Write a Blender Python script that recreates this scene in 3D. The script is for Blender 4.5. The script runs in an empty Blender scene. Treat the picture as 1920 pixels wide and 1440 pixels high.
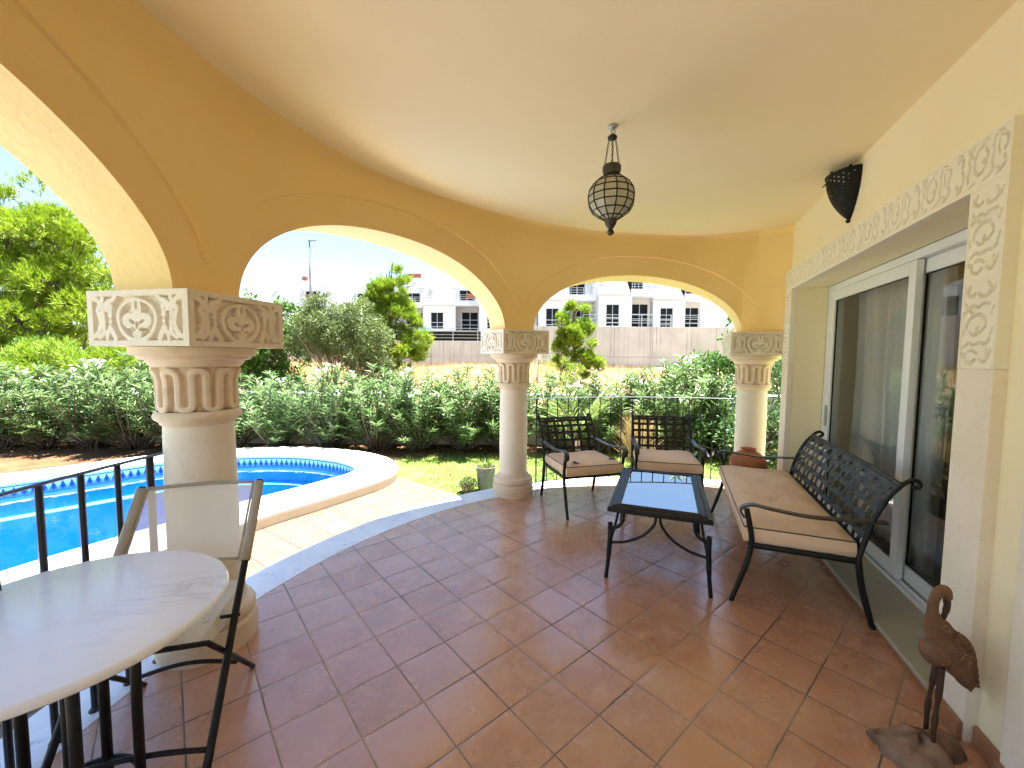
import bpy, bmesh, math, random
import numpy as np
from mathutils import Vector, Matrix
random.seed(7); rng = np.random.default_rng(11)
sc = bpy.context.scene
COL = sc.collection
R = math.radians
PI = math.pi

# ------------------------------------------------------------------ camera
CAM_H, FPX, PITCH, ROLL = 1.6, 761.48, -0.06535587, 0.00697868
_f = Vector((0, math.cos(PITCH), math.sin(PITCH)))
_r = Vector((1, 0, 0)); _u = _r.cross(_f)
RX = math.cos(ROLL) * _r + math.sin(ROLL) * _u
UX = -math.sin(ROLL) * _r + math.cos(ROLL) * _u
cam_d = bpy.data.cameras.new('camera'); cam = bpy.data.objects.new('camera', cam_d); COL.objects.link(cam)
cam.matrix_world = Matrix(((RX.x, UX.x, -_f.x, 0), (RX.y, UX.y, -_f.y, 0), (RX.z, UX.z, -_f.z, CAM_H), (0, 0, 0, 1)))
cam_d.sensor_width = 36; cam_d.lens = FPX / 1920 * 36; cam_d.clip_start = 0.02; cam_d.clip_end = 2000
sc.camera = cam

def ray(px, py):
    return RX * ((px - 960) / FPX) - UX * ((py - 720) / FPX) + _f
def at(px, py, Y):
    """world point seen at a photograph pixel at depth Y"""
    d = ray(px, py); t = Y / d.y
    return Vector((d.x * t, Y, CAM_H + d.z * t))
def on(px, py, z):
    d = ray(px, py); t = (z - CAM_H) / d.z
    return Vector((d.x * t, d.y * t, z))

# ------------------------------------------------------------------ tagging
def tag(o, label=None, cat=None, group=None, kind=None):
    if label: o['label'] = label
    if cat: o['category'] = cat
    if group: o['group'] = group
    if kind: o['kind'] = kind
    return o
def empty(name, loc=(0, 0, 0), rz=0.0, label=None, cat=None, group=None):
    o = bpy.data.objects.new(name, None); COL.objects.link(o)
    o.location = loc; o.rotation_euler = (0, 0, rz); o.empty_display_size = 0.1
    return tag(o, label, cat, group)
def copy_tree(o, parent=None):
    c = o.copy(); COL.objects.link(c)
    if parent is not None: c.parent = parent
    for ch in list(o.children): copy_tree(ch, c)
    return c

# ------------------------------------------------------------------ mesh builder
class MB:
    def __init__(s): s.v = []; s.f = []
    def add(s, vs, fs):
        b = len(s.v); s.v.extend([tuple(v) for v in vs]); s.f.extend([tuple(b + i for i in f) for f in fs]); return s
    def box(s, x0, x1, y0, y1, z0, z1, M=None):
        vs = [Vector((x, y, z)) for z in (z0, z1) for y in (y0, y1) for x in (x0, x1)]
        if M is not None: vs = [M @ v for v in vs]
        return s.add(vs, [(0, 2, 3, 1), (4, 5, 7, 6), (0, 1, 5, 4), (2, 6, 7, 3), (0, 4, 6, 2), (1, 3, 7, 5)])
    def bbox(s, x0, x1, y0, y1, z0, z1, b=0.004, M=None):
        """box with bevelled edges"""
        bm = bmesh.new(); bmesh.ops.create_cube(bm, size=1)
        for v in bm.verts:
            v.co = Vector((x0 + (v.co.x + .5) * (x1 - x0), y0 + (v.co.y + .5) * (y1 - y0), z0 + (v.co.z + .5) * (z1 - z0)))
        bmesh.ops.bevel(bm, geom=list(bm.edges), offset=b, segments=2, affect='EDGES', profile=.6)
        bm.verts.index_update()
        vs = [v.co.copy() for v in bm.verts]
        if M is not None: vs = [M @ v for v in vs]
        s.add(vs, [[v.index for v in f.verts] for f in bm.faces]); bm.free(); return s
    def tube(s, pts, rad, seg=8, flat=None, cap=True, up=None):
        """tube along a polyline; rad a number or list; flat=(a,b) makes an oval/strap section"""
        P = [Vector(p) for p in pts]; n = len(P)
        rs = rad if isinstance(rad, (list, tuple)) else [rad] * n
        T = []
        for i in range(n):
            a = P[max(0, i - 1)]; b = P[min(n - 1, i + 1)]
            T.append((b - a).normalized() if (b - a).length > 1e-9 else Vector((0, 0, 1)))
        ref = Vector(up) if up is not None else (Vector((0, 0, 1)) if abs(T[0].z) < .9 else Vector((1, 0, 0)))
        N = (ref - T[0] * ref.dot(T[0])).normalized()
        rings = []
        for i in range(n):
            N = (N - T[i] * N.dot(T[i]))
            if N.length < 1e-6: N = T[i].orthogonal()
            N.normalize(); B = T[i].cross(N)
            ring = []
            for k in range(seg):
                a = 2 * PI * k / seg
                if flat: ca, cb = math.cos(a) * flat[0], math.sin(a) * flat[1]
                else: ca, cb = math.cos(a), math.sin(a)
                ring.append(P[i] + (N * ca + B * cb) * rs[i])
            rings.append(ring)
        vs = [v for r_ in rings for v in r_]; fs = []
        for i in range(n - 1):
            for k in range(seg):
                a = i * seg + k; b = i * seg + (k + 1) % seg
                fs.append((a, b, b + seg, a + seg))
        if cap:
            fs.append(tuple(range(seg - 1, -1, -1))); fs.append(tuple((n - 1) * seg + k for k in range(seg)))
        return s.add(vs, fs)
    def strap(s, pts, w, t, side):
        """flat strap: rectangular section, width w along the vector 'side', thickness t"""
        P = [Vector(p) for p in pts]; S = Vector(side).normalized(); vs = []; fs = []
        n = len(P)
        for i in range(n):
            T = (P[min(n - 1, i + 1)] - P[max(0, i - 1)]).normalized(); N = T.cross(S).normalized()
            for a, b in ((-1, -1), (1, -1), (1, 1), (-1, 1)): vs.append(P[i] + S * (a * w / 2) + N * (b * t / 2))
        for i in range(n - 1):
            for k in range(4):
                a = i * 4 + k; b = i * 4 + (k + 1) % 4; fs.append((a, b, b + 4, a + 4))
        fs.append((3, 2, 1, 0)); fs.append(tuple((n - 1) * 4 + k for k in range(4)))
        return s.add(vs, fs)
    def lathe(s, prof, seg=32, c=(0, 0, 0), rfun=None, M=None, capb=True, capt=True):
        vs = []; fs = []; n = len(prof)
        for (r_, z) in prof:
            for k in range(seg):
                a = 2 * PI * k / seg
                rr = rfun(r_, a, z) if rfun else r_
                v = Vector((c[0] + rr * math.cos(a), c[1] + rr * math.sin(a), c[2] + z))
                vs.append(M @ v if M is not None else v)
        for i in range(n - 1):
            for k in range(seg):
                a = i * seg + k; b = i * seg + (k + 1) % seg
                fs.append((a, b, b + seg, a + seg))
        if capb: fs.append(tuple(range(seg - 1, -1, -1)))
        if capt: fs.append(tuple((n - 1) * seg + k for k in range(seg)))
        return s.add(vs, fs)
    def ball(s, c, r, seg=10, rings=6, sc_=(1, 1, 1)):
        prof = [(max(1e-4, math.sin(PI * i / rings)) , -math.cos(PI * i / rings)) for i in range(rings + 1)]
        M = Matrix.Translation(Vector(c)) @ Matrix.Diagonal((r * sc_[0], r * sc_[1], r * sc_[2], 1))
        return s.lathe(prof, seg, M=M, capb=False, capt=False)
    def torus(s, c, r1, r2, axis=(0, 0, 1), seg=16, sub=6, stretch=None):
        q = Vector((0, 0, 1)).rotation_difference(Vector(axis)).to_matrix()
        pts = []
        for k in range(seg):
            a = 2 * PI * k / seg
            v = Vector((math.cos(a) * r1, math.sin(a) * r1 * (stretch or 1), 0)); pts.append(Vector(c) + q @ v)
        vs = []; fs = []
        ax = q @ Vector((0, 0, 1))
        for k in range(seg):
            T = (pts[(k + 1) % seg] - pts[k - 1]).normalized(); N = ax.cross(T).normalized()
            for j in range(sub):
                b = 2 * PI * j / sub; vs.append(pts[k] + (N * math.cos(b) + ax * math.sin(b)) * r2)
        for k in range(seg):
            for j in range(sub):
                a = k * sub + j; b = k * sub + (j + 1) % sub; c2 = ((k + 1) % seg) * sub
                fs.append((a, c2 + j, c2 + (j + 1) % sub, b))
        return s.add(vs, fs)
    def prism(s, poly, z0, z1, M=None):
        n = len(poly); vs = [Vector((p[0], p[1], z0)) for p in poly] + [Vector((p[0], p[1], z1)) for p in poly]
        if M is not None: vs = [M @ v for v in vs]
        return s.add(vs, [tuple(range(n - 1, -1, -1)), tuple(range(n, 2 * n))] + [(i, (i + 1) % n, n + (i + 1) % n, n + i) for i in range(n)])
    def grid(s, fn, nu, nv, flip=False, closed=False):
        vs = [fn(i, j) for j in range(nv) for i in range(nu)]; fs = []
        for j in range(nv - 1):
            for i in range(nu if closed else nu - 1):
                i2 = (i + 1) % nu
                q = (j * nu + i, j * nu + i2, (j + 1) * nu + i2, (j + 1) * nu + i)
                fs.append(q[::-1] if flip else q)
        return s.add(vs, fs)
    def mesh(s, name):
        me = bpy.data.meshes.new(name); me.from_pydata([tuple(v) for v in s.v], [], s.f); me.validate(); me.update(); return me
    def build(s, name, mat, parent=None, smooth=False, angle=None, loc=None):
        me = s.mesh(name)
        if mat is not None: me.materials.append(mat)
        if smooth:
            me.polygons.foreach_set('use_smooth', [True] * len(me.polygons))
            if angle is not None: me.set_sharp_from_angle(angle=R(angle))
        o = bpy.data.objects.new(name, me); COL.objects.link(o)
        if parent is not None: o.parent = parent
        if loc is not None: o.location = loc
        return o

def spline(pts, n=8, closed=False):
    """Catmull-Rom"""
    P = [Vector(p) for p in pts]; out = []; m = len(P)
    for i in range(m if closed else m - 1):
        if closed: a, b, c, d = P[i - 1], P[i], P[(i + 1) % m], P[(i + 2) % m]
        else: a, b, c, d = P[max(0, i - 1)], P[i], P[i + 1], P[min(m - 1, i + 2)]
        for k in range(n):
            t = k / n
            out.append(.5 * ((2 * b) + (c - a) * t + (2 * a - 5 * b + 4 * c - d) * t * t + (-a + 3 * b - 3 * c + d) * t ** 3))
    if not closed: out.append(P[-1])
    return out

# ------------------------------------------------------------------ materials
def nodes_of(name):
    m = bpy.data.materials.new(name); m.use_nodes = True
    nt = m.node_tree; b = nt.nodes['Principled BSDF']; return m, nt, b
def rgba(c): return (c[0], c[1], c[2], 1)
def N(nt, t, **kw):
    n = nt.nodes.new(t)
    for k, v in kw.items():
        if k == 'inputs':
            for i, x in v.items(): n.inputs[i].default_value = x
        else: setattr(n, k, v)
    return n
def mixc(nt, fac, a, b, blend='MIX'):
    n = N(nt, 'ShaderNodeMix', data_type='RGBA', blend_type=blend)
    for sock, val in ((0, fac), (6, a), (7, b)):
        if isinstance(val, bpy.types.NodeSocket): nt.links.new(val, n.inputs[sock])
        else: n.inputs[sock].default_value = rgba(val) if isinstance(val, tuple) else val
    return n.outputs[2]
def math_(nt, op, a, b=None, c=None):
    n = N(nt, 'ShaderNodeMath', operation=op)
    for i, val in enumerate((a, b, c)):
        if val is None: continue
        if isinstance(val, bpy.types.NodeSocket): nt.links.new(val, n.inputs[i])
        else: n.inputs[i].default_value = val
    return n.outputs[0]
def objco(nt): return N(nt, 'ShaderNodeTexCoord').outputs['Object']
def noise(nt, vec, scale, detail=4, rough=.55, dist=0):
    n = N(nt, 'ShaderNodeTexNoise', inputs={'Scale': scale, 'Detail': detail, 'Roughness': rough, 'Distortion': dist})
    if vec is not None: nt.links.new(vec, n.inputs['Vector'])
    return n.outputs['Fac']
def ramp(nt, fac, p0, p1):
    n = N(nt, 'ShaderNodeMapRange', inputs={1: p0, 2: p1}); nt.links.new(fac, n.inputs[0]); return n.outputs[0]
def bump(nt, b, h, strength, dist=.01):
    n = N(nt, 'ShaderNodeBump', inputs={'Strength': strength, 'Distance': dist}); nt.links.new(h, n.inputs['Height']); nt.links.new(n.outputs[0], b.inputs['Normal'])
def stone(name, c1, c2, scale=3, rough=.8, bs=.25, bscale=60, spec=.3, c3=None, sc3=14, metallic=0):
    m, nt, b = nodes_of(name); co = objco(nt)
    col = mixc(nt, ramp(nt, noise(nt, co, scale), .35, .65), c1, c2)
    if c3: col = mixc(nt, ramp(nt, noise(nt, co, sc3, 6, .7), .56, .72), col, c3)
    nt.links.new(col, b.inputs['Base Color'])
    b.inputs['Roughness'].default_value = rough; b.inputs['Specular IOR Level'].default_value = spec; b.inputs['Metallic'].default_value = metallic
    if bs:
        h = noise(nt, co, bscale, 5, .6)
        if 'paint' in name: h = math_(nt, 'ADD', h, math_(nt, 'MULTIPLY', noise(nt, co, 5.5, 3, .5), 3.5))
        bump(nt, b, h, bs, .004)
    return m
def leafmat(name, c1, c2, c3=None, trans=.25, rough=.5):
    m, nt, b = nodes_of(name)
    g = N(nt, 'ShaderNodeNewGeometry')
    col = mixc(nt, g.outputs['Random Per Island'], c1, c2)
    if c3: col = mixc(nt, ramp(nt, noise(nt, objco(nt), 2.2, 2), .45, .65), col, c3)
    nt.links.new(col, b.inputs['Base Color']); b.inputs['Roughness'].default_value = rough; b.inputs['Specular IOR Level'].default_value = .35
    tr = N(nt, 'ShaderNodeBsdfTranslucent'); nt.links.new(col, tr.inputs[0])
    mx = N(nt, 'ShaderNodeMixShader', inputs={0: trans}); out = nt.nodes['Material Output']
    nt.links.new(b.outputs[0], mx.inputs[1]); nt.links.new(tr.outputs[0], mx.inputs[2]); nt.links.new(mx.outputs[0], out.inputs[0])
    return m
def glassmat(name, tint=(1, 1, 1), ior=1.5, rough=.0, bumpy=0):
    m, nt, b = nodes_of(name); nt.nodes.remove(b); out = nt.nodes['Material Output']
    fr = N(nt, 'ShaderNodeFresnel', inputs={'IOR': ior}); tr = N(nt, 'ShaderNodeBsdfTransparent'); gl = N(nt, 'ShaderNodeBsdfGlossy')
    tr.inputs[0].default_value = rgba(tint); gl.inputs['Roughness'].default_value = rough
    if bumpy:
        bn = N(nt, 'ShaderNodeBump', inputs={'Strength': bumpy, 'Distance': .02})
        nt.links.new(noise(nt, objco(nt), 5, 3, .5, .6), bn.inputs['Height'])
        nt.links.new(bn.outputs[0], gl.inputs['Normal']); nt.links.new(bn.outputs[0], fr.inputs['Normal'])
    mx = N(nt, 'ShaderNodeMixShader')
    nt.links.new(fr.outputs[0], mx.inputs[0]); nt.links.new(tr.outputs[0], mx.inputs[1]); nt.links.new(gl.outputs[0], mx.inputs[2]); nt.links.new(mx.outputs[0], out.inputs[0])
    return m

def tilemat(name, size, ang, ox, oy, tiles, grout, gw=.012, rough=(.28, .45), bs=.4, var=.5, mott=None, coat=0.0):
    """square tiles laid at an angle on the ground plane"""
    m, nt, b = nodes_of(name)
    co = N(nt, 'ShaderNodeTexCoord').outputs['Object']
    sp = N(nt, 'ShaderNodeSeparateXYZ'); nt.links.new(co, sp.inputs[0])
    c, s = math.cos(ang), math.sin(ang)
    x = math_(nt, 'ADD', sp.outputs[0], -ox); y = math_(nt, 'ADD', sp.outputs[1], -oy)
    a = math_(nt, 'DIVIDE', math_(nt, 'ADD', math_(nt, 'MULTIPLY', x, c), math_(nt, 'MULTIPLY', y, s)), size)
    bb = math_(nt, 'DIVIDE', math_(nt, 'SUBTRACT', math_(nt, 'MULTIPLY', x, s), math_(nt, 'MULTIPLY', y, c)), size)
    # slightly wavy joints
    wv = math_(nt, 'MULTIPLY', math_(nt, 'SUBTRACT', noise(nt, co, 9, 3), .5), .022)
    a2 = math_(nt, 'ADD', a, wv); b2 = math_(nt, 'ADD', bb, wv)
    def edge(t):
        fr = math_(nt, 'FRACT', math_(nt, 'ADD', t, 1000)); return math_(nt, 'MINIMUM', fr, math_(nt, 'SUBTRACT', 1, fr))
    d = math_(nt, 'MINIMUM', edge(a2), edge(b2))
    gm = ramp(nt, d, gw, gw * 1.7)            # 0 in the joint, 1 on the tile
    cb = N(nt, 'ShaderNodeCombineXYZ'); nt.links.new(math_(nt, 'FLOOR', a2), cb.inputs[0]); nt.links.new(math_(nt, 'FLOOR', b2), cb.inputs[1])
    wn = N(nt, 'ShaderNodeTexWhiteNoise', noise_dimensions='2D'); nt.links.new(cb.outputs[0], wn.inputs[0])
    col = mixc(nt, math_(nt, 'MULTIPLY', wn.outputs['Value'], var), tiles[0], tiles[1])
    col = mixc(nt, ramp(nt, noise(nt, co, 5.5, 5, .6), .38, .68), col, tiles[2])
    if mott: col = mixc(nt, ramp(nt, noise(nt, co, 38, 5, .65), .56, .85), col, mott)
    gcol = mixc(nt, ramp(nt, noise(nt, co, 1.6, 2), .4, .6), grout[0], grout[1])
    fin = mixc(nt, gm, gcol, col)
    nt.links.new(fin, b.inputs['Base Color'])
    rr = N(nt, 'ShaderNodeMapRange', inputs={1: .3, 2: .7, 3: rough[0], 4: rough[1]}); nt.links.new(noise(nt, co, 7, 4, .6), rr.inputs[0])
    rv = math_(nt, 'ADD', rr.outputs[0], math_(nt, 'MULTIPLY', math_(nt, 'SUBTRACT', wn.outputs['Value'], .5), .12))
    rg = N(nt, 'ShaderNodeMix', data_type='FLOAT'); nt.links.new(gm, rg.inputs[0]); rg.inputs[2].default_value = .9; nt.links.new(rv, rg.inputs[3])
    nt.links.new(rg.outputs[0], b.inputs['Roughness'])
    pil = ramp(nt, d, gw, .12)                # pillowed tile edge
    h = math_(nt, 'ADD', math_(nt, 'MULTIPLY', math_(nt, 'POWER', pil, .35), 1.0), math_(nt, 'MULTIPLY', noise(nt, co, 22, 4, .6), .35))
    bump(nt, b, h, bs, .004)
    b.inputs['Specular IOR Level'].default_value = .9
    b.inputs['Coat Weight'].default_value = coat; b.inputs['Coat Roughness'].default_value = .32
    return m

M = {}
M['arcade'] = stone('arcade_paint', (.90, .645, .28), (.875, .615, .255), 1.2, .85, .45, 55, .2)
M['arcade_rough_lit'] = stone('arcade_rough_lit_paint', (.90, .68, .34), (.88, .66, .32), 1.2, .85, 1.0, 26, .2)  # rougher arch undersides, daylight painted in as a paler tone
M['ceiling'] = stone('ceiling_paint', (.88, .735, .47), (.86, .71, .44), 1.0, .85, .12, 70, .2)
M['wall'] = stone('house_paint', (.87, .765, .53), (.855, .74, .50), 1.3, .85, .2, 80, .2)
M['stone'] = stone('cast_stone', (.76, .61, .45), (.71, .55, .40), 3.5, .8, .3, 110, .25, (.62, .46, .32), 9)
M['stone_pale'] = stone('pale_stone', (.81, .715, .59), (.77, .665, .53), 2.5, .8, .35, 70, .25, (.70, .58, .45), 30)
M['frieze'] = stone('carved_stone', (.84, .77, .65), (.81, .735, .61), 3, .8, .2, 110, .25)
M['marble'] = stone('grey_marble', (.86, .85, .86), (.76, .75, .77), 4, .35, .05, 40, .4, (.55, .54, .56), 11)
M['sill'] = stone('beige_marble', (.46, .42, .31), (.40, .36, .26), 5, .35, .05, 40, .4)
M['iron'] = stone('black_iron', (.006, .0055, .0055), (.010, .009, .008), 20, .45, .25, 160, .35)
M['iron_brown'] = stone('bronzed_metal', (.06, .042, .03), (.035, .026, .02), 12, .4, .2, 120, .5)
M['lattice'] = stone('woven_strap_metal', (.011, .0095, .008), (.020, .017, .0135), 9, .45, .25, 140, .35)
M['rail'] = stone('rail_paint', (.016, .018, .022), (.012, .013, .016), 10, .42, .15, 90, .4)
M['cushion'] = None
M['white'] = stone('white_aluminium', (.78, .79, .80), (.74, .75, .77), 2, .35, 0, 1, .5)
M['baseboard'] = stone('baseboard_tile', (.36, .17, .085), (.30, .14, .07), 5, .4, .1, 40, .4)
M['terracotta'] = stone('terracotta', (.45, .17, .065), (.36, .13, .05), 6, .75, .25, 70, .3, (.52, .25, .12), 20)
M['wood'] = stone('carved_wood', (.21, .105, .055), (.13, .062, .034), 9, .7, .6, 60, .25, (.34, .20, .12), 22)
M['wood_pale'] = stone('rough_wood', (.30, .20, .14), (.14, .08, .05), 10, .75, .7, 40, .2)
M['zinc'] = stone('weathered_zinc', (.22, .225, .23), (.12, .125, .13), 30, .55, .3, 60, .5, (.12, .12, .12), 45)
M['concrete'] = None
M['white_render'] = stone('white_render', (.56, .56, .555), (.50, .50, .495), .6, .85, 0, 1, .2)
M['shaded_render'] = stone('shaded_pink_render', (.47, .415, .375), (.43, .375, .335), .5, .85, 0, 1, .2)  # white render with the pinkish shade of recesses mixed into its colour
M['unlit_inside'] = stone('unlit_inside_black', (.010, .010, .011), (.016, .015, .015), 1, .9, 0, 1, .1)  # near-black colour stands in for the shade inside openings
M['bark'] = stone('bark', (.16, .12, .09), (.09, .065, .05), 8, .9, .8, 30, .2)
M['twig'] = stone('pale_twigs', (.34, .30, .25), (.22, .18, .15), 8, .9, .4, 30, .2)
M['soil'] = stone('bare_soil', (.10, .052, .026), (.15, .085, .042), 2.5, .95, .9, 25, .1, (.06, .035, .02), 12)
M['pale_ground'] = stone('pale_building_ground', (.34, .33, .315), (.27, .26, .245), .5, .95, .3, 5, .1)
M['brick'] = stone('brick_stack', (.30, .125, .085), (.24, .10, .065), 4, .85, .4, 30, .2)
M['pool_white'] = stone('pool_coping', (.80, .78, .74), (.77, .75, .70), 3, .8, .3, 50, .2)
M['pool_face'] = stone('pool_face', (.72, .66, .52), (.68, .61, .47), 3, .8, .3, 50, .2)
M['pool_blue'] = stone('pool_mosaic', (.010, .30, .60), (.015, .34, .65), 3, .35, .1, 40, .4)
M['pool_ledge'] = stone('pool_ledge', (.45, .70, .86), (.40, .65, .84), 3, .35, .1, 40, .4)
M['grass_ground'] = stone('lawn_soil', (.10, .17, .03), (.16, .20, .05), 3, .95, .6, 40, .1, (.22, .17, .08), 6)
M['dry'] = stone('dry_field', (.33, .235, .115), (.25, .17, .085), 1.1, .95, .8, 12, .1, (.17, .14, .06), 4)
M['dark_glass'] = glassmat('dark_glass', (.2, .22, .24), 1.5)
M['steel'] = stone('galvanised_steel', (.45, .48, .50), (.40, .42, .45), 5, .45, 0, 1, .5, metallic=.6)
M['sign'] = stone('yellow_board', (.80, .62, .12), (.74, .55, .10), 4, .7, 0, 1, .3)
M['curtain'] = leafmat('sheer_curtain', (.82, .79, .72), (.82, .79, .72), None, .3, .9)
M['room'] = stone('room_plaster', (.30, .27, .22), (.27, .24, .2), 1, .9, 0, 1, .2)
M['glass'] = glassmat('window_glass', (.90, .92, .91), 1.42)
M['glass_near'] = glassmat('near_window_glass', (.90, .92, .91), 1.75)
M['tglass'] = glassmat('table_glass', (.35, .38, .42), 8.0)
M['water'] = glassmat('pool_water', (.50, .80, .95), 1.33, .01, .12)
M['floor'] = tilemat('terracotta_floor', .1775 * 1.6, .70415, -.96048 * 1.6, 1.67768 * 1.6,
                     ((.54, .27, .155), (.44, .20, .105), (.57, .305, .185)), ((.10, .065, .05), (.40, .25, .15)), .010, (.17, .34), .4, 1.0, (.60, .36, .24), .45)
M['terrace'] = tilemat('terrace_tiles', .33, .70415 + .25, .1, .1,
                       ((.125, .074, .038), (.10, .055, .026), (.14, .088, .047)), ((.03, .02, .014), (.04, .028, .018)), .017, (.5, .7), .25, .8)
# cushion fabric: tan with soft wrinkles
m, nt, b = nodes_of('tan_cushion'); co = objco(nt)
nt.links.new(mixc(nt, ramp(nt, noise(nt, co, 2.6, 3), .35, .65), (.80, .58, .40), (.74, .52, .345)), b.inputs['Base Color'])
b.inputs['Roughness'].default_value = .8; b.inputs['Specular IOR Level'].default_value = .25
mp = N(nt, 'ShaderNodeMapping', inputs={'Scale': (4.0, 7.0, 4.0), 'Rotation': (0, 0, .9)}); nt.links.new(co, mp.inputs[0])
bump(nt, b, math_(nt, 'ADD', noise(nt, mp.outputs[0], 1.0, 3, .5, 1.6), math_(nt, 'MULTIPLY', noise(nt, co, 420, 2), .05)), .5, .03)
M['cushion'] = m
# marble table top with grey veins
m, nt, b = nodes_of('white_marble_veined'); co = objco(nt)
mp = N(nt, 'ShaderNodeMapping', inputs={'Scale': (1.2, 3.2, 2.0), 'Rotation': (0, 0, -.45)}); nt.links.new(co, mp.inputs[0])
vein = ramp(nt, math_(nt, 'ABSOLUTE', math_(nt, 'SUBTRACT', noise(nt, mp.outputs[0], 1.3, 6, .62, .8), .5)), .0, .022)
msk = ramp(nt, noise(nt, co, 3.5, 2), .5, .75)
vf = math_(nt, 'MULTIPLY', math_(nt, 'SUBTRACT', 1, vein), math_(nt, 'MULTIPLY', msk, .45))
base = mixc(nt, ramp(nt, noise(nt, mp.outputs[0], .8, 4), .35, .7), (.86, .88, .92), (.80, .82, .87))
nt.links.new(mixc(nt, vf, base, (.30, .30, .32)), b.inputs['Base Color']); b.inputs['Roughness'].default_value = .24; b.inputs['Specular IOR Level'].default_value = .75
M['table_marble'] = m
# streaked concrete
m, nt, b = nodes_of('stained_concrete'); co = objco(nt)
mp = N(nt, 'ShaderNodeMapping', inputs={'Scale': (4.2, 1.0, .07)}); nt.links.new(co, mp.inputs[0])
sp = N(nt, 'ShaderNodeSeparateXYZ'); nt.links.new(co, sp.inputs[0])
st = ramp(nt, noise(nt, mp.outputs[0], 1.0, 5, .75), .54, .66)
mp2 = N(nt, 'ShaderNodeMapping', inputs={'Scale': (.5, 1.0, .3)}); nt.links.new(co, mp2.inputs[0])
st2 = math_(nt, 'MULTIPLY', st, ramp(nt, noise(nt, mp2.outputs[0], 1.0, 2), .3, .6))
base = mixc(nt, ramp(nt, noise(nt, co, .7, 4), .35, .65), (.52, .515, .505), (.42, .415, .41))
nt.links.new(mixc(nt, st2, base, (.04, .038, .036)), b.inputs['Base Color']); b.inputs['Roughness'].default_value = .9
M['concrete'] = m
# pool tile frieze: blue triangles on a pale band (UV along the rim)
m, nt, b = nodes_of('pool_tile_band'); uv = N(nt, 'ShaderNodeUVMap'); sp = N(nt, 'ShaderNodeSeparateXYZ'); nt.links.new(uv.outputs[0], sp.inputs[0])
tri = math_(nt, 'MULTIPLY', math_(nt, 'ABSOLUTE', math_(nt, 'SUBTRACT', math_(nt, 'FRACT', sp.outputs[0]), .5)), 2.0)
inside = math_(nt, 'LESS_THAN', math_(nt, 'ADD', tri, math_(nt, 'MULTIPLY', math_(nt, 'SUBTRACT', sp.outputs[1], .15), 1.3)), .92)
band = math_(nt, 'MULTIPLY', math_(nt, 'GREATER_THAN', sp.outputs[1], .15), math_(nt, 'LESS_THAN', sp.outputs[1], .86))
col = mixc(nt, band, (.03, .14, .55), mixc(nt, inside, (.45, .62, .80), (.015, .06, .30)))
nt.links.new(col, b.inputs['Base Color']); b.inputs['Roughness'].default_value = .3
M['pool_band'] = m
# mesh sling fabric of the folding chair
m, nt, b = nodes_of('pale_mesh_sling'); b.inputs['Base Color'].default_value = (.86, .79, .67, 1); b.inputs['Roughness'].default_value = .8
tr = N(nt, 'ShaderNodeBsdfTransparent'); mx = N(nt, 'ShaderNodeMixShader', inputs={0: .78})
nt.links.new(tr.outputs[0], mx.inputs[1]); nt.links.new(b.outputs[0], mx.inputs[2]); nt.links.new(mx.outputs[0], nt.nodes['Material Output'].inputs[0])
M['sling'] = m
M['sling_hem'] = stone('sling_hem', (.44, .39, .31), (.38, .33, .26), 6, .85, .2, 200, .2)
M['seat_cloth'] = stone('seat_cloth', (.74, .68, .56), (.66, .58, .45), 7, .9, .3, 120, .2, (.52, .42, .28), 16)
M['lamp_glass'] = stone('seeded_glass', (.50, .47, .38), (.40, .37, .30), 30, .25, .4, 90, .5)
M['globe'] = stone('opal_globe', (.8, .8, .8), (.76, .76, .76), 3, .3, 0, 1, .5)
M['blue_board'] = stone('blue_panel', (.25, .38, .52), (.22, .34, .48), 1, .7, 0, 1, .3)
SKY_S, SUN_S, EXPO = 0.05, 4.8, 2.95
# ================================================================== ARCHITECTURE
CX, CY = 1.75, 1.55                      # centre of the round veranda
WA = R(69.9)                             # direction of the house wall
CEIL = 3.02
def pol(r_, deg, z=0.0): return Vector((CX + r_ * math.cos(R(deg)), CY + r_ * math.sin(R(deg)), z))
def sstep(t): t = max(0., min(1., t)); return t * t * (3 - 2 * t)
def lerp_tab(x, tab):
    for (a, va), (b, vb) in zip(tab, tab[1:]):
        if x <= b: return va + (vb - va) * max(0, (x - a) / (b - a))
    return tab[-1][1]
PHI0, PHI1 = 66.3, 252.5
def r_in(p): return lerp_tab(p, [(66, 3.06), (69, 3.26), (74, 3.37), (80, 3.385), (300, 3.385)])
def r_ceil(p): return min(r_in(p) - .03, lerp_tab(p, [(66, 3.02), (72, 3.2), (83, 3.25), (98, 3.19), (116, 3.17), (133, 3.19), (152, 3.27), (300, 3.29)]))

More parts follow.
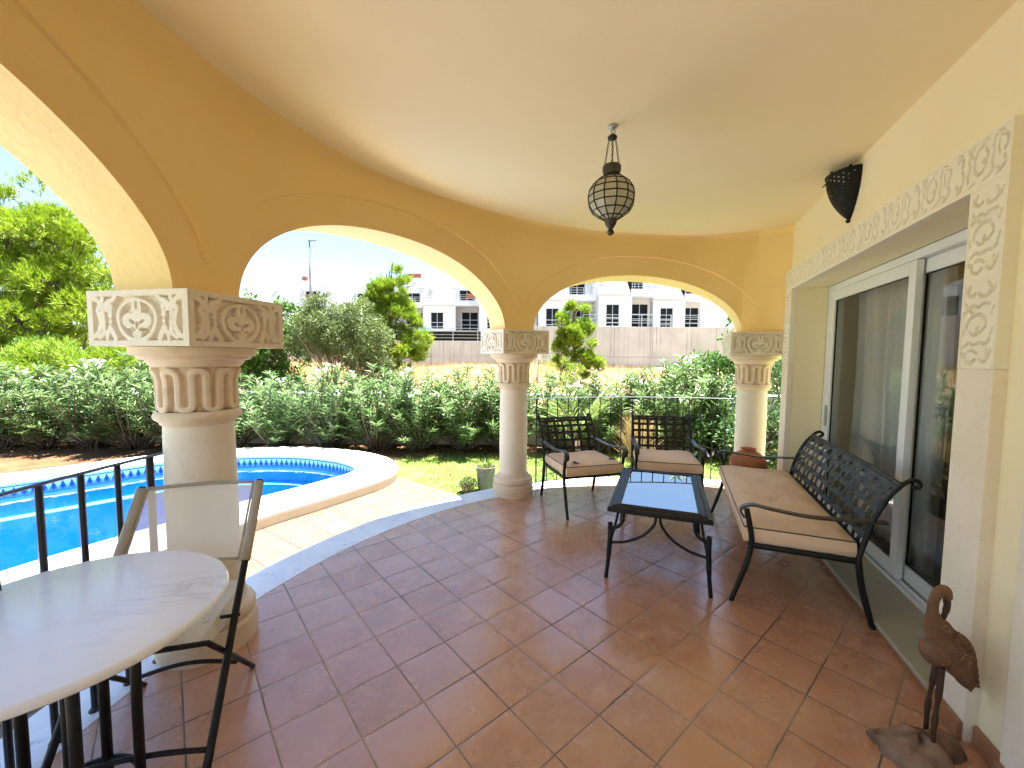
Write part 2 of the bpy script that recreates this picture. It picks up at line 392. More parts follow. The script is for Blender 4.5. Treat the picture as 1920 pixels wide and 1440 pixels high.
# ---- villa: wall, ceiling, roof, room
villa = empty('villa', (0, 0, 0), WA, 'cream plastered villa wall and roof over the round veranda', 'house')
wl = MB()
wl.box(-5, 2.36, -1.55, -1.28, -.2, 3.3)            # near part of the wall (local x = along the wall, -y = into the house)
wl.box(2.36, 4.95, -1.55, -1.28, 2.325, 3.3)
wl.box(4.95, 5.22, -1.55, -1.28, -.2, 3.3)
wl.box(2.36, 4.95, -1.55, -1.285, -.2, .012)
wl.build('wall', M['wall'], villa)
sd = MB(); sd.box(5.0, 5.215, -6, -1.56, -.2, 3.3); sd.box(-5, -4.75, -6, -1.56, -.2, 3.3); sd.box(-5, 5.21, -6.25, -6.0, -.2, 3.3)
sd.build('outer_wall', M['wall'], villa)
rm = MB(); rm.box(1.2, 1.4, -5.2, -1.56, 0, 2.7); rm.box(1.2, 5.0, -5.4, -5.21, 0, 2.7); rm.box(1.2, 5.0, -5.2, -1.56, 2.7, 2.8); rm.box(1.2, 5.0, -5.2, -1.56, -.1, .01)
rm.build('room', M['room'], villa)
bb = MB()
bb.bbox(2.165, 2.37, -1.232, -1.215, .0, .085, .003); bb.bbox(2.0, 2.16, -1.279, -1.262, .0, .085, .003); bb.bbox(-4, 1.999, -1.249, -1.232, .0, .085, .003)
bb.build('baseboard', M['baseboard'], villa)
# ceiling of the veranda (world coordinates -> child of villa through its inverse)
Wm = Matrix.Rotation(WA, 4, 'Z'); Wi = Wm.inverted()
phis = [PHI0 + (PHI1 - PHI0) * i / 248 for i in range(249)]
cl = MB(); rings = [0.0, .3, .6, .85, 1.0]
def ceil_pt(i, j):
    p = phis[i]; rc = r_ceil(p) * rings[j]
    return Wi @ pol(rc, p, CEIL)
cl.grid(ceil_pt, len(phis), len(rings))
# sliver between the chord and the house wall
a0, a1 = Wi @ pol(r_ceil(phis[0]), phis[0], CEIL), Wi @ pol(r_ceil(phis[-1]), phis[-1], CEIL)
c0 = Wi @ Vector((CX, CY, CEIL))
cl.add([a0, c0, a1, Vector((-1.6, -1.30, CEIL)), Vector((5.3, -1.30, CEIL))], [(0, 1, 2, 3, 4)])
cl.build('ceiling', M['ceiling'], villa)
rf = MB()
pts = [Wi @ pol(3.74, p) for p in phis[::4]]
rf.prism([(p.x, p.y) for p in pts] + [(-5.05, -1.2), (-5.05, -6.3), (5.26, -6.3), (5.26, -1.2)], 3.12, 3.34)
rf.build('roof', M['wall'], villa)
# stone pilaster near the right edge of the photograph
pl = MB(); pl.bbox(-1.2, 2.0, -1.29, -1.25, .0, CEIL - .3, .006); pl.build('pilaster', M['stone_pale'], villa)

# ---- arcade wall: one curved wall pierced by arches
ARCH = [(95.1, 21.3, .67), (144.6, 22.0, .71), (194.4, 21.4, .70)]   # centre, half width (deg), rise
SPR = 1.905
def arch_z(p):
    for c, a, h in ARCH:
        if abs(p - c) < a: return SPR + h * max(0., 1 - abs((p - c) / a) ** 2.08) ** .5
    return None
def band_z(p):
    z = SPR + .02
    for c, a, h in ARCH:
        A = a + 3.55
        if abs(p - c) < A: z = max(z, SPR + (h + .205) * max(0., 1 - abs((p - c) / A) ** 2.1) ** .5)
    return z
cols = set(phis)
for c, a, h in ARCH:
    for sgn in (-1, 1):
        for e in (.0, .02, .08, .2, .4, .7, 1.1, 1.6): cols.add(c + sgn * (a - e)) 
        cols.add(c + sgn * (a + .001)); cols.add(c + sgn * (a + 3.54)); cols.add(c + sgn * (a + 3.3)); cols.add(c + sgn * (a + 3.0))
cols = sorted(p for p in cols if PHI0 <= p <= PHI1)
aw = MB(); ZT = 3.13; NR = 9
def zb_of(p):
    z = arch_z(p); return SPR - .008 if z is None else z
def inner_rows(p):
    zb, zk = zb_of(p), band_z(p); zk = max(zk, zb + .02); rows = []
    for k in range(5): z = zb + (zk - .003 - zb) * k / 4; rows.append((z, .014))
    zc = CEIL - .09
    for k in range(6): z = zk + .003 + (zc - zk - .003) * k / 5; rows.append((z, 0.0))
    out = []
    ri, rc = r_in(p), r_ceil(p)
    for z, e in rows:
        lean = (ri - rc - .05) * sstep((z - 2.2) / (zc - 2.2)) if ri - rc > .05 else 0
        out.append((ri - lean + e, z))
    rl = out[-1][0]
    for k in range(1, 6):                                   # small cove up to the ceiling
        t = PI / 2 * k / 5
        out.append((rl - (rl - rc + .01) * (1 - math.cos(t)), zc + (CEIL + .004 - zc) * math.sin(t)))
    return out
R_OUT = 3.72
grid_rows = []
for p in cols:
    inn = inner_rows(p); zb = inn[0][1]
    prof = [(R_OUT, ZT), (R_OUT, (ZT + zb) / 2), (R_OUT, zb)] + [(inn[0][0] + (R_OUT - inn[0][0]) * t, zb) for t in (.75, .5, .25)] + inn + [(inn[-1][0], ZT)]
    grid_rows.append([pol(r_, p, z) for r_, z in prof])
nu, nv = len(cols), len(grid_rows[0])
aw.grid(lambda i, j: grid_rows[i][j], nu, nv)
aw.f.append(tuple(j * nu for j in range(nv))); aw.f.append(tuple(j * nu + nu - 1 for j in range(nv - 1, -1, -1)))
ar = aw.build('arcade_wall', M['arcade'], None, smooth=True, angle=28)
tag(ar, 'curved ochre plaster arcade with round arches carried on stone columns', 'arcade')
ar.data.materials.append(M['arcade_rough_lit'])
for pj in range(2, 6):
    for q in range(nu - 1): ar.data.polygons[pj * (nu - 1) + q].material_index = 1
bm = bmesh.new(); bm.from_mesh(ar.data); bmesh.ops.recalc_face_normals(bm, faces=bm.faces); bm.to_mesh(ar.data); bm.free()

# ---- columns
def seg_d(px, py, ax, ay, bx, by):
    dx, dy = bx - ax, by - ay; L2 = dx * dx + dy * dy + 1e-12
    t = np.clip(((px - ax) * dx + (py - ay) * dy) / L2, 0, 1)
    return np.hypot(px - ax - t * dx, py - ay - t * dy)
def smooth_np(t): t = np.clip(t, 0, 1); return t * t * (3 - 2 * t)
def stroke(px, py, pts, w, taper=False):
    P = spline([(a, b, 0) for a, b in pts], 6); d = np.full(px.shape, 9.0)
    n = len(P) - 1
    for i in range(n):
        ww = w * (1 - .75 * i / n) if taper else w
        d = np.minimum(d, seg_d(px, py, P[i].x, P[i].y, P[i + 1].x, P[i + 1].y) - ww)
    return d
def ell(px, py, cx, cy, rx, ry): return (np.hypot((px - cx) / rx, (py - cy) / ry) - 1) * min(rx, ry)
BW, BH = .29, .13                       # half size of the carved block face
def block_face(nu=147, nv=67):
    u = np.linspace(-BW, BW, nu); v = np.linspace(-BH, BH, nv); U, V = np.meshgrid(u, v); A = np.abs(U)
    d = np.minimum(.262 - A, .103 - np.abs(V)) * -1            # frame: raised outside
    frame = np.minimum(A - .258, 9); frame = -np.maximum(A - .258, np.abs(V) - .104)   # >0 inside the sunk field
    sd_ = np.maximum(-9, frame)                                 # sunk field sdf (positive inside)
    mot = np.full(U.shape, 9.0)
    # medallion: pointed hoop
    mot = np.minimum(mot, np.abs(ell(U, V, 0, -.002, .108, .102) + .02 * smooth_np((V - .03) / .08)) - .010)
    # trefoil with drilled eyes
    tre = np.minimum.reduce([ell(U, V, 0, .045, .030, .046), ell(A, V, .045, -.012, .040, .036), ell(U, V, 0, -.062, .030, .036), stroke(U, V, [(0, .05), (0, -.07)], .020)])
    hole = np.minimum.reduce([ell(U, V, 0, .060, .008, .022), ell(U, V, 0, -.032, .007, .022), stroke(A, V, [(.018, -.022), (.036, -.012)], .007), stroke(A, V, [(.016, -.055), (.030, -.050), (.032, -.064)], .006)])
    mot = np.minimum(mot, np.maximum(tre, -hole))
    # side scrolls and leaves
    mot = np.minimum.reduce([mot,
        stroke(A, V, [(.122, .098), (.140, .084), (.162, .080), (.178, .064), (.176, .040)], .0105),
        stroke(A, V, [(.146, .050), (.150, .058), (.158, .056)], .010), ell(A, V, .154, .022, .013, .024), ell(A, V, .154, -.016, .011, .012),
        stroke(A, V, [(.128, -.092), (.142, -.066), (.156, -.044)], .014), stroke(A, V, [(.156, -.044), (.172, -.070), (.178, -.092)], .012),
        stroke(A, V, [(.250, .094), (.226, .086), (.214, .064), (.226, .040), (.218, .012), (.212, -.022), (.222, -.056), (.246, -.084)], .0125),
        stroke(A, V, [(.196, .098), (.200, .060), (.196, .010), (.192, -.035), (.198, -.070), (.222, -.090)], .0105)])
    depth = .027 * smooth_np(np.minimum(sd_, mot) / .0045)
    depth = depth + rng.normal(0, .0006, depth.shape)
    depth[0, :] = depth[-1, :] = 0; depth[:, 0] = depth[:, -1] = 0
    return U, V, depth
BU, BV, BD = block_face()
def cap_radius(r_, a, z):
    """meander of U-shaped leaves round the capital"""
    p = 2 * PI / 18; x = a % (2 * p); z0, z1 = 1.350, 1.490; q = .171 * p
    xs = x / p * q; P2 = 2 * q
    d = 9
    if z0 <= z <= z1: d = min(abs(xs), abs(xs - q), abs(xs - P2))
    elif z > z1: d = abs(math.hypot(xs - q / 2, z - z1) - q / 2); d = min(d, abs(math.hypot(xs - q / 2 - P2, z - z1) - q / 2))
    else: d = abs(math.hypot(xs - 1.5 * q, z - z0) - q / 2); d = min(d, abs(math.hypot(xs + .5 * q, z - z0) - q / 2))
    t = max(0, min(1, (.0225 - d) / .009)); bulge = .005 * max(0, 1 - (d / .022) ** 2)
    return r_ + .024 * (t * t * (3 - 2 * t)) + bulge - .006
def make_column():
    root = empty('stone_column')
    b_ = MB(); b_.lathe([(.232, 0), (.236, .02), (.236, .125), (.226, .137), (.214, .14), (.226, .155), (.230, .18), (.218, .205), (.196, .215), (.186, .225), (.178, .24), (.166, .26)], 48)
    b_.build('base', M['stone'], root, True, 35)
    s_ = MB(); s_.lathe([(.160, .26), (.162, .6), (.162, .9), (.159, 1.1), (.157, 1.235)], 48, capb=False, capt=False); s_.build('shaft', M['stone_pale'], root, True)
    k = MB(); k.lathe([(.157, 1.234), (.168, 1.240), (.170, 1.252), (.176, 1.256), (.192, 1.268), (.197, 1.285), (.190, 1.302), (.176, 1.310)], 48, capb=False, capt=False)
    zs = [1.31 + .225 * i / 45 for i in range(46)]
    k.lathe([(.158 + .016 * sstep((z - 1.46) / .075), z) for z in zs], 224, rfun=cap_radius, capb=False, capt=False)
    k.lathe([(.158, 1.534), (.190, 1.538), (.205, 1.552), (.215, 1.572), (.245, 1.580), (.249, 1.596), (.272, 1.600), (.276, 1.640)], 56, capb=False)
    k.build('capital', M['stone'], root, True, 50)
    bl = MB(); nv, nu = BU.shape
    for q in range(4):
        Rz = Matrix.Rotation(q * PI / 2, 4, 'Z')
        bl.grid(lambda i, j: Rz @ Vector((BU[j, i], -(.29 - BD[j, i]), 1.772 + BV[j, i])), nu, nv)
    bl.add([(-.29, -.29, 1.642), (.29, -.29, 1.642), (.29, .29, 1.642), (-.29, .29, 1.642), (-.29, -.29, 1.902), (.29, -.29, 1.902), (.29, .29, 1.902), (-.29, .29, 1.902)], [(3, 2, 1, 0), (4, 5, 6, 7)])
    bl.build('carved_block', M['stone_pale'], root, True, 60)
    return root
col_lab = ['thick stone column at the pool edge with the folding chair in front of it', 'stone column between the zinc planter and the left iron armchair',
           'stone column with a stained shaft standing behind the terracotta pot', 'stone column behind the marble table out of view']
col0 = make_column()
for i, (x, y, a) in enumerate([(-1.70, 2.195, 169.2), (.02, 4.72, 118.9), (2.845, 4.80, 71.0), (CX + 3.53 * math.cos(R(219)), CY + 3.53 * math.sin(R(219)), 219)]):
    c = col0 if i == 0 else copy_tree(col0)
    c.location = (x, y, 0); c.rotation_euler = (0, 0, R(a + 90))
    tag(c, col_lab[i], 'column', 'carved stone columns of the veranda')

# ---- floors and kerb
fl = MB(); arc = [p for p in (pol(3.565, q / 2) for q in range(120, 520)) if (Wi @ p).y > -1.288]
fl.prism([(p.x, p.y) for p in arc] + [(p.x, p.y) for p in (Wm @ Vector(((Wi @ arc[-1]).x, -1.289, 0)), Wm @ Vector(((Wi @ arc[0]).x, -1.289, 0)))], -.3, 0.0)
tag(fl.build('veranda_floor', M['floor']), kind='structure')
kb = MB()
ks = [60 + 198 * i / 198 for i in range(199)]
kprof = [(3.566, -.28), (3.566, .0015), (3.568, .0035), (3.855, .0035), (3.868, .001), (3.872, -.012), (3.868, -.028), (3.845, -.03), (3.845, -.28)]
kb.grid(lambda i, j: pol(kprof[j][0], ks[i], kprof[j][1]), len(ks), len(kprof), flip=True)
tag(kb.build('marble_kerb', M['marble'], None, True, 30), kind='structure')

# ---- door surround with carved frieze
sur = empty('door_surround', (0, 0, 0), WA, 'cream stone door surround carved with a scroll frieze', 'door surround')
def frieze(L, Wd, name, origin, ax, ay, nrm, mat):
    """carved strip: length L along ax, width Wd along ay, face along nrm; incised scrolls"""
    nu = int(L / .004) + 1; nv = int(Wd / .004) + 1
    u = np.linspace(0, L, nu); v = np.linspace(0, Wd, nv); U, V = np.meshgrid(u, v)
    per = L / max(1, round(L / .345)); X = (U % per) / per * .345; Y = V / Wd * .21
    d = np.full(U.shape, 9.0)
    def st(pts, w): 
        nonlocal d
        d = np.minimum(d, stroke(X, Y, pts, w, False))
    st([(.030, .165), (.052, .176), (.066, .158), (.060, .132)], .0058)
    st([(.060, .110), (.074, .085), (.062, .052), (.040, .046), (.026, .062)], .0062)
    st([(.096, .182), (.110, .165), (.102, .135), (.112, .110), (.100, .080), (.104, .048)], .0052)
    st([(.128, .182), (.120, .160), (.132, .140)], .0045)
    st([(.190, .172), (.160, .160), (.140, .120), (.146, .078), (.172, .060)], .0062)
    st([(.186, .062), (.206, .085), (.204, .110), (.190, .104)], .0055)
    st([(.205, .150), (.218, .130), (.214, .112)], .0048)
    st([(.236, .036), (.250, .058), (.244, .088), (.254, .120), (.246, .150), (.260, .178)], .0052)
    st([(.275, .048), (.300, .040), (.318, .058), (.310, .084)], .0058)
    st([(.312, .110), (.326, .135), (.314, .166), (.290, .170)], .0060)
    st([(.280, .150), (.276, .125), (.286, .100)], .0048)
    for k in range(4): st([(.035 + .08 * k, .024), (.062 + .08 * k, .034)], .0038); st([(.030 + .08 * k, .192), (.056 + .08 * k, .186)], .0036)
    ln = np.minimum(np.abs(V - .013), np.abs(V - (Wd - .013))) - .0022
    depth = np.maximum(.020 * smooth_np(-(d - .001) / .0035), .004 * smooth_np(-ln / .002 + .5)) + rng.normal(0, .0003, U.shape)
    depth[0, :] = depth[-1, :] = 0; depth[:, 0] = depth[:, -1] = 0
    o, ax, ay, nr = Vector(origin), Vector(ax), Vector(ay), Vector(nrm)
    b_ = MB(); b_.grid(lambda i, j: o + ax * float(U[j, i]) + ay * float(V[j, i]) - nr * float(depth[j, i]), nu, nv, flip=(ax.cross(ay).dot(nr) < 0))
    c_ = [o, o + ax * L, o + ax * L + ay * Wd, o + ay * Wd]; bk = [p - nr * .05 for p in c_]
    b_.add(c_ + bk, [(0, 1, 5, 4), (1, 2, 6, 5), (2, 3, 7, 6), (3, 0, 4, 7), (4, 5, 6, 7)])
    return b_.build(name, mat, sur, True, 50)
ZH0, ZH1 = 2.322, 2.532
frieze(2.99, .21, 'carved_lintel', (5.155, -1.235, ZH0), (-1, 0, 0), (0, 0, 1), (0, 1, 0), M['frieze'])
for s0 in (2.165, 4.945):
    frieze(.755, .21, 'carved_jamb', (s0, -1.2352, ZH0 - .0005), (0, 0, -1), (1, 0, 0), (0, 1, 0), M['frieze'])
    j = MB(); j.bbox(s0, s0 + .21, -1.285, -1.2353, .0, 1.566, .004); j.build('plain_jamb', M['stone_pale'], sur)
sl = MB(); sl.bbox(2.376, 4.944, -1.56, -1.232, .034, .062, .004); sl.build('sill', M['sill'], sur)
rs = MB(); rs.box(2.376, 4.944, -1.284, -1.245, -.02, .034); rs.build('riser', M['baseboard'], sur)

# ---- sliding door
dr = empty('sliding_door', (0, 0, 0), WA, 'white aluminium sliding glass door beside the iron sofa', 'sliding door')
fr = MB()
fr.bbox(4.86, 4.948, -1.66, -1.552, .062, 2.322, .003); fr.bbox(2.362, 2.44, -1.66, -1.552, .062, 2.322, .003)
fr.bbox(2.441, 4.859, -1.66, -1.552, 2.262, 2.322, .003); fr.bbox(2.441, 4.859, -1.66, -1.545, .062, .085, .003)
fr.box(2.441, 4.859, -1.585, -1.579, .0852, .10); fr.box(2.441, 4.859, -1.632, -1.626, .0852, .10)
fr.build('door_frame', M['white'], dr)
for x0, x1, y in ((3.44, 4.85, -1.570), (2.45, 3.56, -1.622)):
    s_ = MB(); w = .085; z0, z1 = .104, 2.258
    s_.bbox(x0, x0 + w, y - .02, y + .02, z0, z1, .003); s_.bbox(x1 - w, x1, y - .02, y + .02, z0, z1, .003)
    s_.bbox(x0 + w, x1 - w, y - .02, y + .02, z0, z0 + .10, .003); s_.bbox(x0 + w, x1 - w, y - .02, y + .02, z1 - .09, z1, .003)
    so = s_.build('sash', M['white'], dr)
    g_ = MB(); g_.add([(x0 + w, y, z0 + .1), (x1 - w, y, z0 + .1), (x1 - w, y, z1 - .09), (x0 + w, y, z1 - .09)], [(3, 2, 1, 0)])
    g_.build('glass', M['glass'] if x0 > 3 else M['glass_near'], so)
    gk = MB(); e = .006
    for a0_, a1_, c0_, c1_ in ((x0 + w, x1 - w, z0 + .1, z0 + .1 + e), (x0 + w, x1 - w, z1 - .09 - e, z1 - .09), (x0 + w, x0 + w + e, z0 + .1 + e, z1 - .09 - e), (x1 - w - e, x1 - w, z0 + .1 + e, z1 - .09 - e)):
        gk.box(a0_, a1_, y - .006, y + .006, c0_, c1_)
    gk.build('gasket', M['iron'], so)
hd = MB(); hd.bbox(4.79, 4.815, -1.548, -1.53, .95, 1.15, .004); hd.build('handle', M['steel'], dr)
for nm, x0, x1, amp, lab in (('curtain', 3.55, 4.84, .035, 'pale sheer curtain hanging behind the far door pane'), ('curtain', 3.05, 3.42, .03, 'bunched grey curtain behind the near door pane')):
    c_ = MB(); n = 160
    ph = random.random() * 6
    def cf(i, j, x0=x0, x1=x1, amp=amp, ph=ph):
        t = i / (n - 1); z = 2.4 - 2.3 * j / 5
        x = x0 + (x1 - x0) * t
        return Vector((x, -1.80 - amp * (math.sin(x * 46 + ph + .4 * math.sin(x * 9)) * (.6 + .4 * math.sin(x * 13 + 1))) - .01 * math.sin(j * 1.3 + x * 5), z))
    c_.grid(cf, n, 6); o = c_.build(nm, M['curtain'], None, True); o.rotation_euler = (0, 0, WA); tag(o, lab, 'curtain')

# ---- lighting
w = bpy.data.worlds.new('World'); sc.world = w; w.use_nodes = True
SUN_EL, SUN_AZ = 80, -34          # azimuth measured from +x towards -y
d = Vector((math.cos(R(SUN_EL)) * math.cos(R(SUN_AZ)), -math.cos(R(SUN_EL)) * math.sin(R(SUN_AZ)), math.sin(R(SUN_EL))))
nt = w.node_tree; bg = nt.nodes['Background']
sky = nt.nodes.new('ShaderNodeTexSky'); sky.sky_type = 'NISHITA'; sky.sun_disc = False
sky.sun_elevation = R(SUN_EL); sky.sun_rotation = math.atan2(d.x, d.y); sky.air_density = 1.0; sky.dust_density = .1; sky.ozone_density = 2.0
nt.links.new(sky.outputs[0], bg.inputs[0]); bg.inputs[1].default_value = SKY_S
sl_ = bpy.data.lights.new('sun', 'SUN'); sl_.energy = SUN_S; sl_.angle = R(.6); sl_.color = (1, .975, .93)
so_ = bpy.data.objects.new('sun', sl_); COL.objects.link(so_); so_.rotation_euler = d.to_track_quat('Z', 'Y').to_euler(); so_.location = (6, -4, 12)
vs = sc.view_settings; sc.display_settings.display_device = 'sRGB'
vs.view_transform = 'Standard'; vs.look = 'None'; vs.exposure = EXPO; vs.gamma = 1; vs.use_curve_mapping = False
sc.cycles.max_bounces = 12; sc.cycles.diffuse_bounces = 6; sc.cycles.transparent_max_bounces = 24; sc.cycles.glossy_bounces = 4
sc.cycles.use_denoising = True
# ================================================================== FURNITURE AND OBJECTS
# ---- woven-strap iron seats (armchairs and sofa share one builder)
def make_seat(name, W, nvert, nhor, sw=.033):
    """local: x along the width, +y to the front (front feet at y=0), back at negative y"""
    root = empty(name)
    def pt(x, D, z): return Vector((x, -D, z))
    back = spline([(.0, .655, .40), (.0, .675, .50), (.0, .715, .66), (.0, .775, .80), (.0, .835, .885)], 8)
    for x in (0, W):
        lg = MB(); lg.tube(spline([pt(x, -.005, 0), pt(x, .035, .13), pt(x, .082, .30), pt(x, .098, .42), pt(x, .085, .52), pt(x, .062, .632)], 6), [.0150] * 6 + [.017] * 25, 10)
        lg.build('leg', M['iron'], root, True)
        lb = MB(); lb.tube(spline([pt(x, .745, 0), pt(x, .715, .10), pt(x, .675, .27), pt(x, .655, .41)], 6), [.0150] * 5 + [.018] * 14, 10)
        lb.build('leg', M['iron'], root, True)
        st = MB(); P = [pt(x, v.y, v.z) for v in back] + [pt(x, D, z) for D, z in ((.868, .914), (.895, .918), (.912, .900), (.905, .878), (.884, .876))]
        st.tube(spline(P, 2), [.018] * (len(P) + 8) + [.015] * (len(P) - 9), 10, flat=(1.0, .8)); st.build('back_post', M['iron'], root, True)
        am = MB(); am.strap(spline([pt(x, .050, .575), pt(x, .028, .612), pt(x, .045, .645), pt(x, .10, .662), pt(x, .20, .648), pt(x, .40, .630), pt(x, .60, .640), pt(x, .78, .652)], 6), .046, .012, (1, 0, 0))
        am.build('armrest', M['iron_brown'], root)
    fr = MB()
    for (a, b) in ((pt(0, .09, .395), pt(W, .09, .395)), (pt(0, .655, .395), pt(W, .655, .395)), (pt(0, .09, .395), pt(0, .655, .395)), (pt(W, .09, .395), pt(W, .655, .395))):
        fr.tube([a, b], .016, 8, flat=(1.2, .8))
    for k in range(1, 5):
        D = .09 + .565 * k / 5; fr.strap([pt(0, D, .392), pt(W, D, .392)], .03, .004, (0, 1, 0))
    fr.build('seat_frame', M['iron'], root)
    # woven back
    bk = MB(); tot = len(back) - 1
    def bpt(x, t, off=0):
        f = t * tot; i = min(int(f), tot - 1); v = back[i].lerp(back[i + 1], f - i)
        T = (back[i + 1] - back[i]).normalized(); nrm = Vector((0, T.z, -T.y))
        bow = .018 * math.sin(PI * x / W)
        return pt(x, v.y + nrm.y * off + bow, v.z + nrm.z * off)
    t0, t1 = .12, .955
    bk.tube([bpt(W * i / 12, .985) for i in range(13)], .014, 8); bk.tube([bpt(W * i / 12, .09) for i in range(13)], .011, 8)
    for i in range(nvert):
        x = W * (i + .75) / (nvert + .5)
        bk.strap([bpt(x, t0 - .02 + (t1 - t0 + .04) * k / 40, .004 * math.cos(PI * ((t1 - t0) * k / 40 * (nhor) / (t1 - t0) + i))) for k in range(41)], sw, .003, (1, 0, 0))
    for j in range(nhor):
        t = t0 + (t1 - t0) * (j + .5) / nhor
        bk.strap([bpt(.0 + W * k / 60, t, -.004 * math.cos(PI * (k / 60 * nvert + j))) for k in range(61)], sw * .95, .003, (0, -.45, .9))
    bk.build('backrest', M['lattice'], root)
    # cushion: soft rounded box
    cu = MB(); nx, ny = max(16, int(W / .035)), 18; D0, D1 = .055, .645; zb, zt = .412, .505
    rs_ = random.Random(int(W * 100))
    ph = [rs_.uniform(0, 6) for _ in range(8)]
    def ctop(i, j):
        u, v = i / (nx - 1), j / (ny - 1)
        e = min(u, 1 - u) * W; f = min(v, 1 - v) * (D1 - D0); d_ = min(e, f)
        z = zt + .034 * (1 - math.exp(-d_ / .05)) + .006 * math.sin(11 * u * W + 7 * v + ph[0]) * (1 - math.exp(-d_ / .06)) + .0045 * math.sin(24 * u * W - 13 * v + ph[1]) * (1 - math.exp(-d_ / .06))
        return pt(.012 + (W - .024) * u, D0 + (D1 - D0) * v, z)
    cu.grid(ctop, nx, ny, flip=True)
    for z0_, z1_ in ((zb, zt),):
        ring = [(i, 0) for i in range(nx)] + [(nx - 1, j) for j in range(1, ny)] + [(i, ny - 1) for i in range(nx - 2, -1, -1)] + [(0, j) for j in range(ny - 2, 0, -1)]
        def cs(k, j):
            p = ctop(*ring[k % len(ring)]); t = j / 4
            c = Vector((W / 2, -(D0 + D1) / 2, 0)); o_ = (Vector((p.x, p.y, 0)) - c); o_.normalize()
            bul = .010 * math.sin(PI * t) + .003 * math.sin(k * .9 + ph[2]) * math.sin(PI * t)
            return Vector((p.x + o_.x * bul, p.y + o_.y * bul, zt + (zb - zt) * t))
        cu.grid(cs, len(ring), 5, closed=True, flip=True)
    b0 = len(cu.v); cu.add([pt(.014, D0, zb), pt(W - .014, D0, zb), pt(W - .014, D1, zb), pt(.014, D1, zb)], [(0, 1, 2, 3)])
    co_ = cu.build('seat_cushion', M['cushion'], root, True, 60)
    pp = MB(); pts = [Vector((p.x, p.y, zt + .001)) for p in (ctop(*q) for q in ring)]; pp.tube(pts + [pts[0]], .0042, 6, cap=False); pp.build('piping', M['iron_brown'], co_, True)
    ties = MB()
    return root
arm1 = make_seat('iron_armchair', .66, 6, 6)
tag(arm1, 'iron armchair beside the stone column, cushion ties lying on its tan seat', 'armchair', 'woven-strap iron armchairs at the railing')
def face(o, x, y, fx, fy, W):
    """put the middle of the front feet at x,y facing along f"""
    f = Vector((fx, fy)).normalized(); xa = Vector((f.y, -f.x)); o.location = (x - xa.x * W / 2, y - xa.y * W / 2, 0); o.rotation_euler = (0, 0, math.atan2(xa.y, xa.x))
arm2 = copy_tree(arm1)
tag(arm2, 'iron armchair next to the terracotta pot, facing the coffee table squarely', 'armchair', 'woven-strap iron armchairs at the railing')
face(arm1, .875, 4.02, .28, -.96, .66); face(arm2, 1.645, 4.14, -.22, -.975, .66)
for (x, y, a) in ((.52, -.13, .5), (.12, -.16, 2.2)):
    tb = MB(); tb.tube(spline([(x, y, .537), (x + .03 * math.cos(a), y + .03 * math.sin(a), .546), (x + .055 * math.cos(a + .5), y + .05 * math.sin(a + .5), .540), (x + .03 * math.cos(a + 1.4), y + .06 * math.sin(a + 1.4), .539)], 6), .007, 6, flat=(1, 1.6)); tb.build('cushion_tie', M['iron_brown'], arm1, True)

sofa = make_seat('iron_sofa', 1.66, 15, 6, .044)
sofa.location = (1.472, 2.603, 0); sofa.rotation_euler = (0, 0, math.atan2(.927, .375))
tag(sofa, 'long iron sofa with woven strap back and one tan seat cushion', 'sofa')

# ---- coffee table
ct = empty('coffee_table', (1.213, 3.262, 0), math.atan2(.935, .353), 'black metal coffee table with bright glass top before the sofa', 'coffee table')
A_, B_ = .565, .345     # half length (x), half width (y)
tf = MB(); prof = [(0, .500), (0, .522), (-.006, .532), (-.016, .535), (-.026, .532), (-.034, .540), (-.052, .546), (-.066, .540), (-.072, .544), (-.088, .542), (-.088, .500)]
def rect_loop(i, j):
    d_, z = prof[j]; a, b_ = A_ + d_, B_ + d_; c_ = [(-a, -b_), (a, -b_), (a, b_), (-a, b_)][i]; return Vector((c_[0], c_[1], z))
tf.grid(rect_loop, 4, len(prof), closed=True)
for i in range(4): tf.f.append((4 * 10 + i, 4 * 10 + (i + 1) % 4, (i + 1) % 4, i))
tf.build('top_frame', M['iron'], ct)
g_ = MB(); g_.box(-A_ + .0885, A_ - .0885, -B_ + .0885, B_ - .0885, .522, .536); g_.build('glass_top', M['tglass'], ct)
ub = MB(); ub.box(-A_ + .09, A_ - .09, -B_ + .09, B_ - .09, .505, .512); ub.build('sheen_backing', M['steel'], ct)  # pale plate added under the glass, stands in for bright sky reflection
for sx in (-1, 1):
    for sy in (-1, 1):
        l_ = MB(); x, y = sx * (A_ - .035), sy * (B_ - .02)
        l_.tube(spline([(x + sx * .012, y + sy * .022, 0), (x + sx * .004, y + sy * .008, .14), (x, y, .30), (x, y, .400)], 5), [.0145] * 6 + [.018] * 10, 10)
        l_.ball((x, y, .404), .0185, 10, 6, (1, 1, .5)); l_.torus((x, y, .365), .019, .003, seg=12); l_.torus((x, y, .255), .019, .003, seg=12)
        l_.build('leg', M['iron'], ct, True)
        br = MB(); br.tube(spline([(x, y - sy * .008, .372), (x, y - sy * .05, .385), (x, y - sy * .085, .43), (x, y - sy * .092, .502)], 6), .0125, 8); br.build('bracket', M['iron'], ct, True)
for sx in (-1, 1):
    x = sx * (A_ - .035)
    for sy in (-1, 1):
        s_ = MB(); s_.tube(spline([(x, sy * (B_ - .03), .262), (x, sy * .21, .285), (x, sy * .10, .345), (x, sy * .028, .43), (x, sy * .012, .502)], 8), .0105, 8); s_.build('stretcher', M['iron'], ct, True)
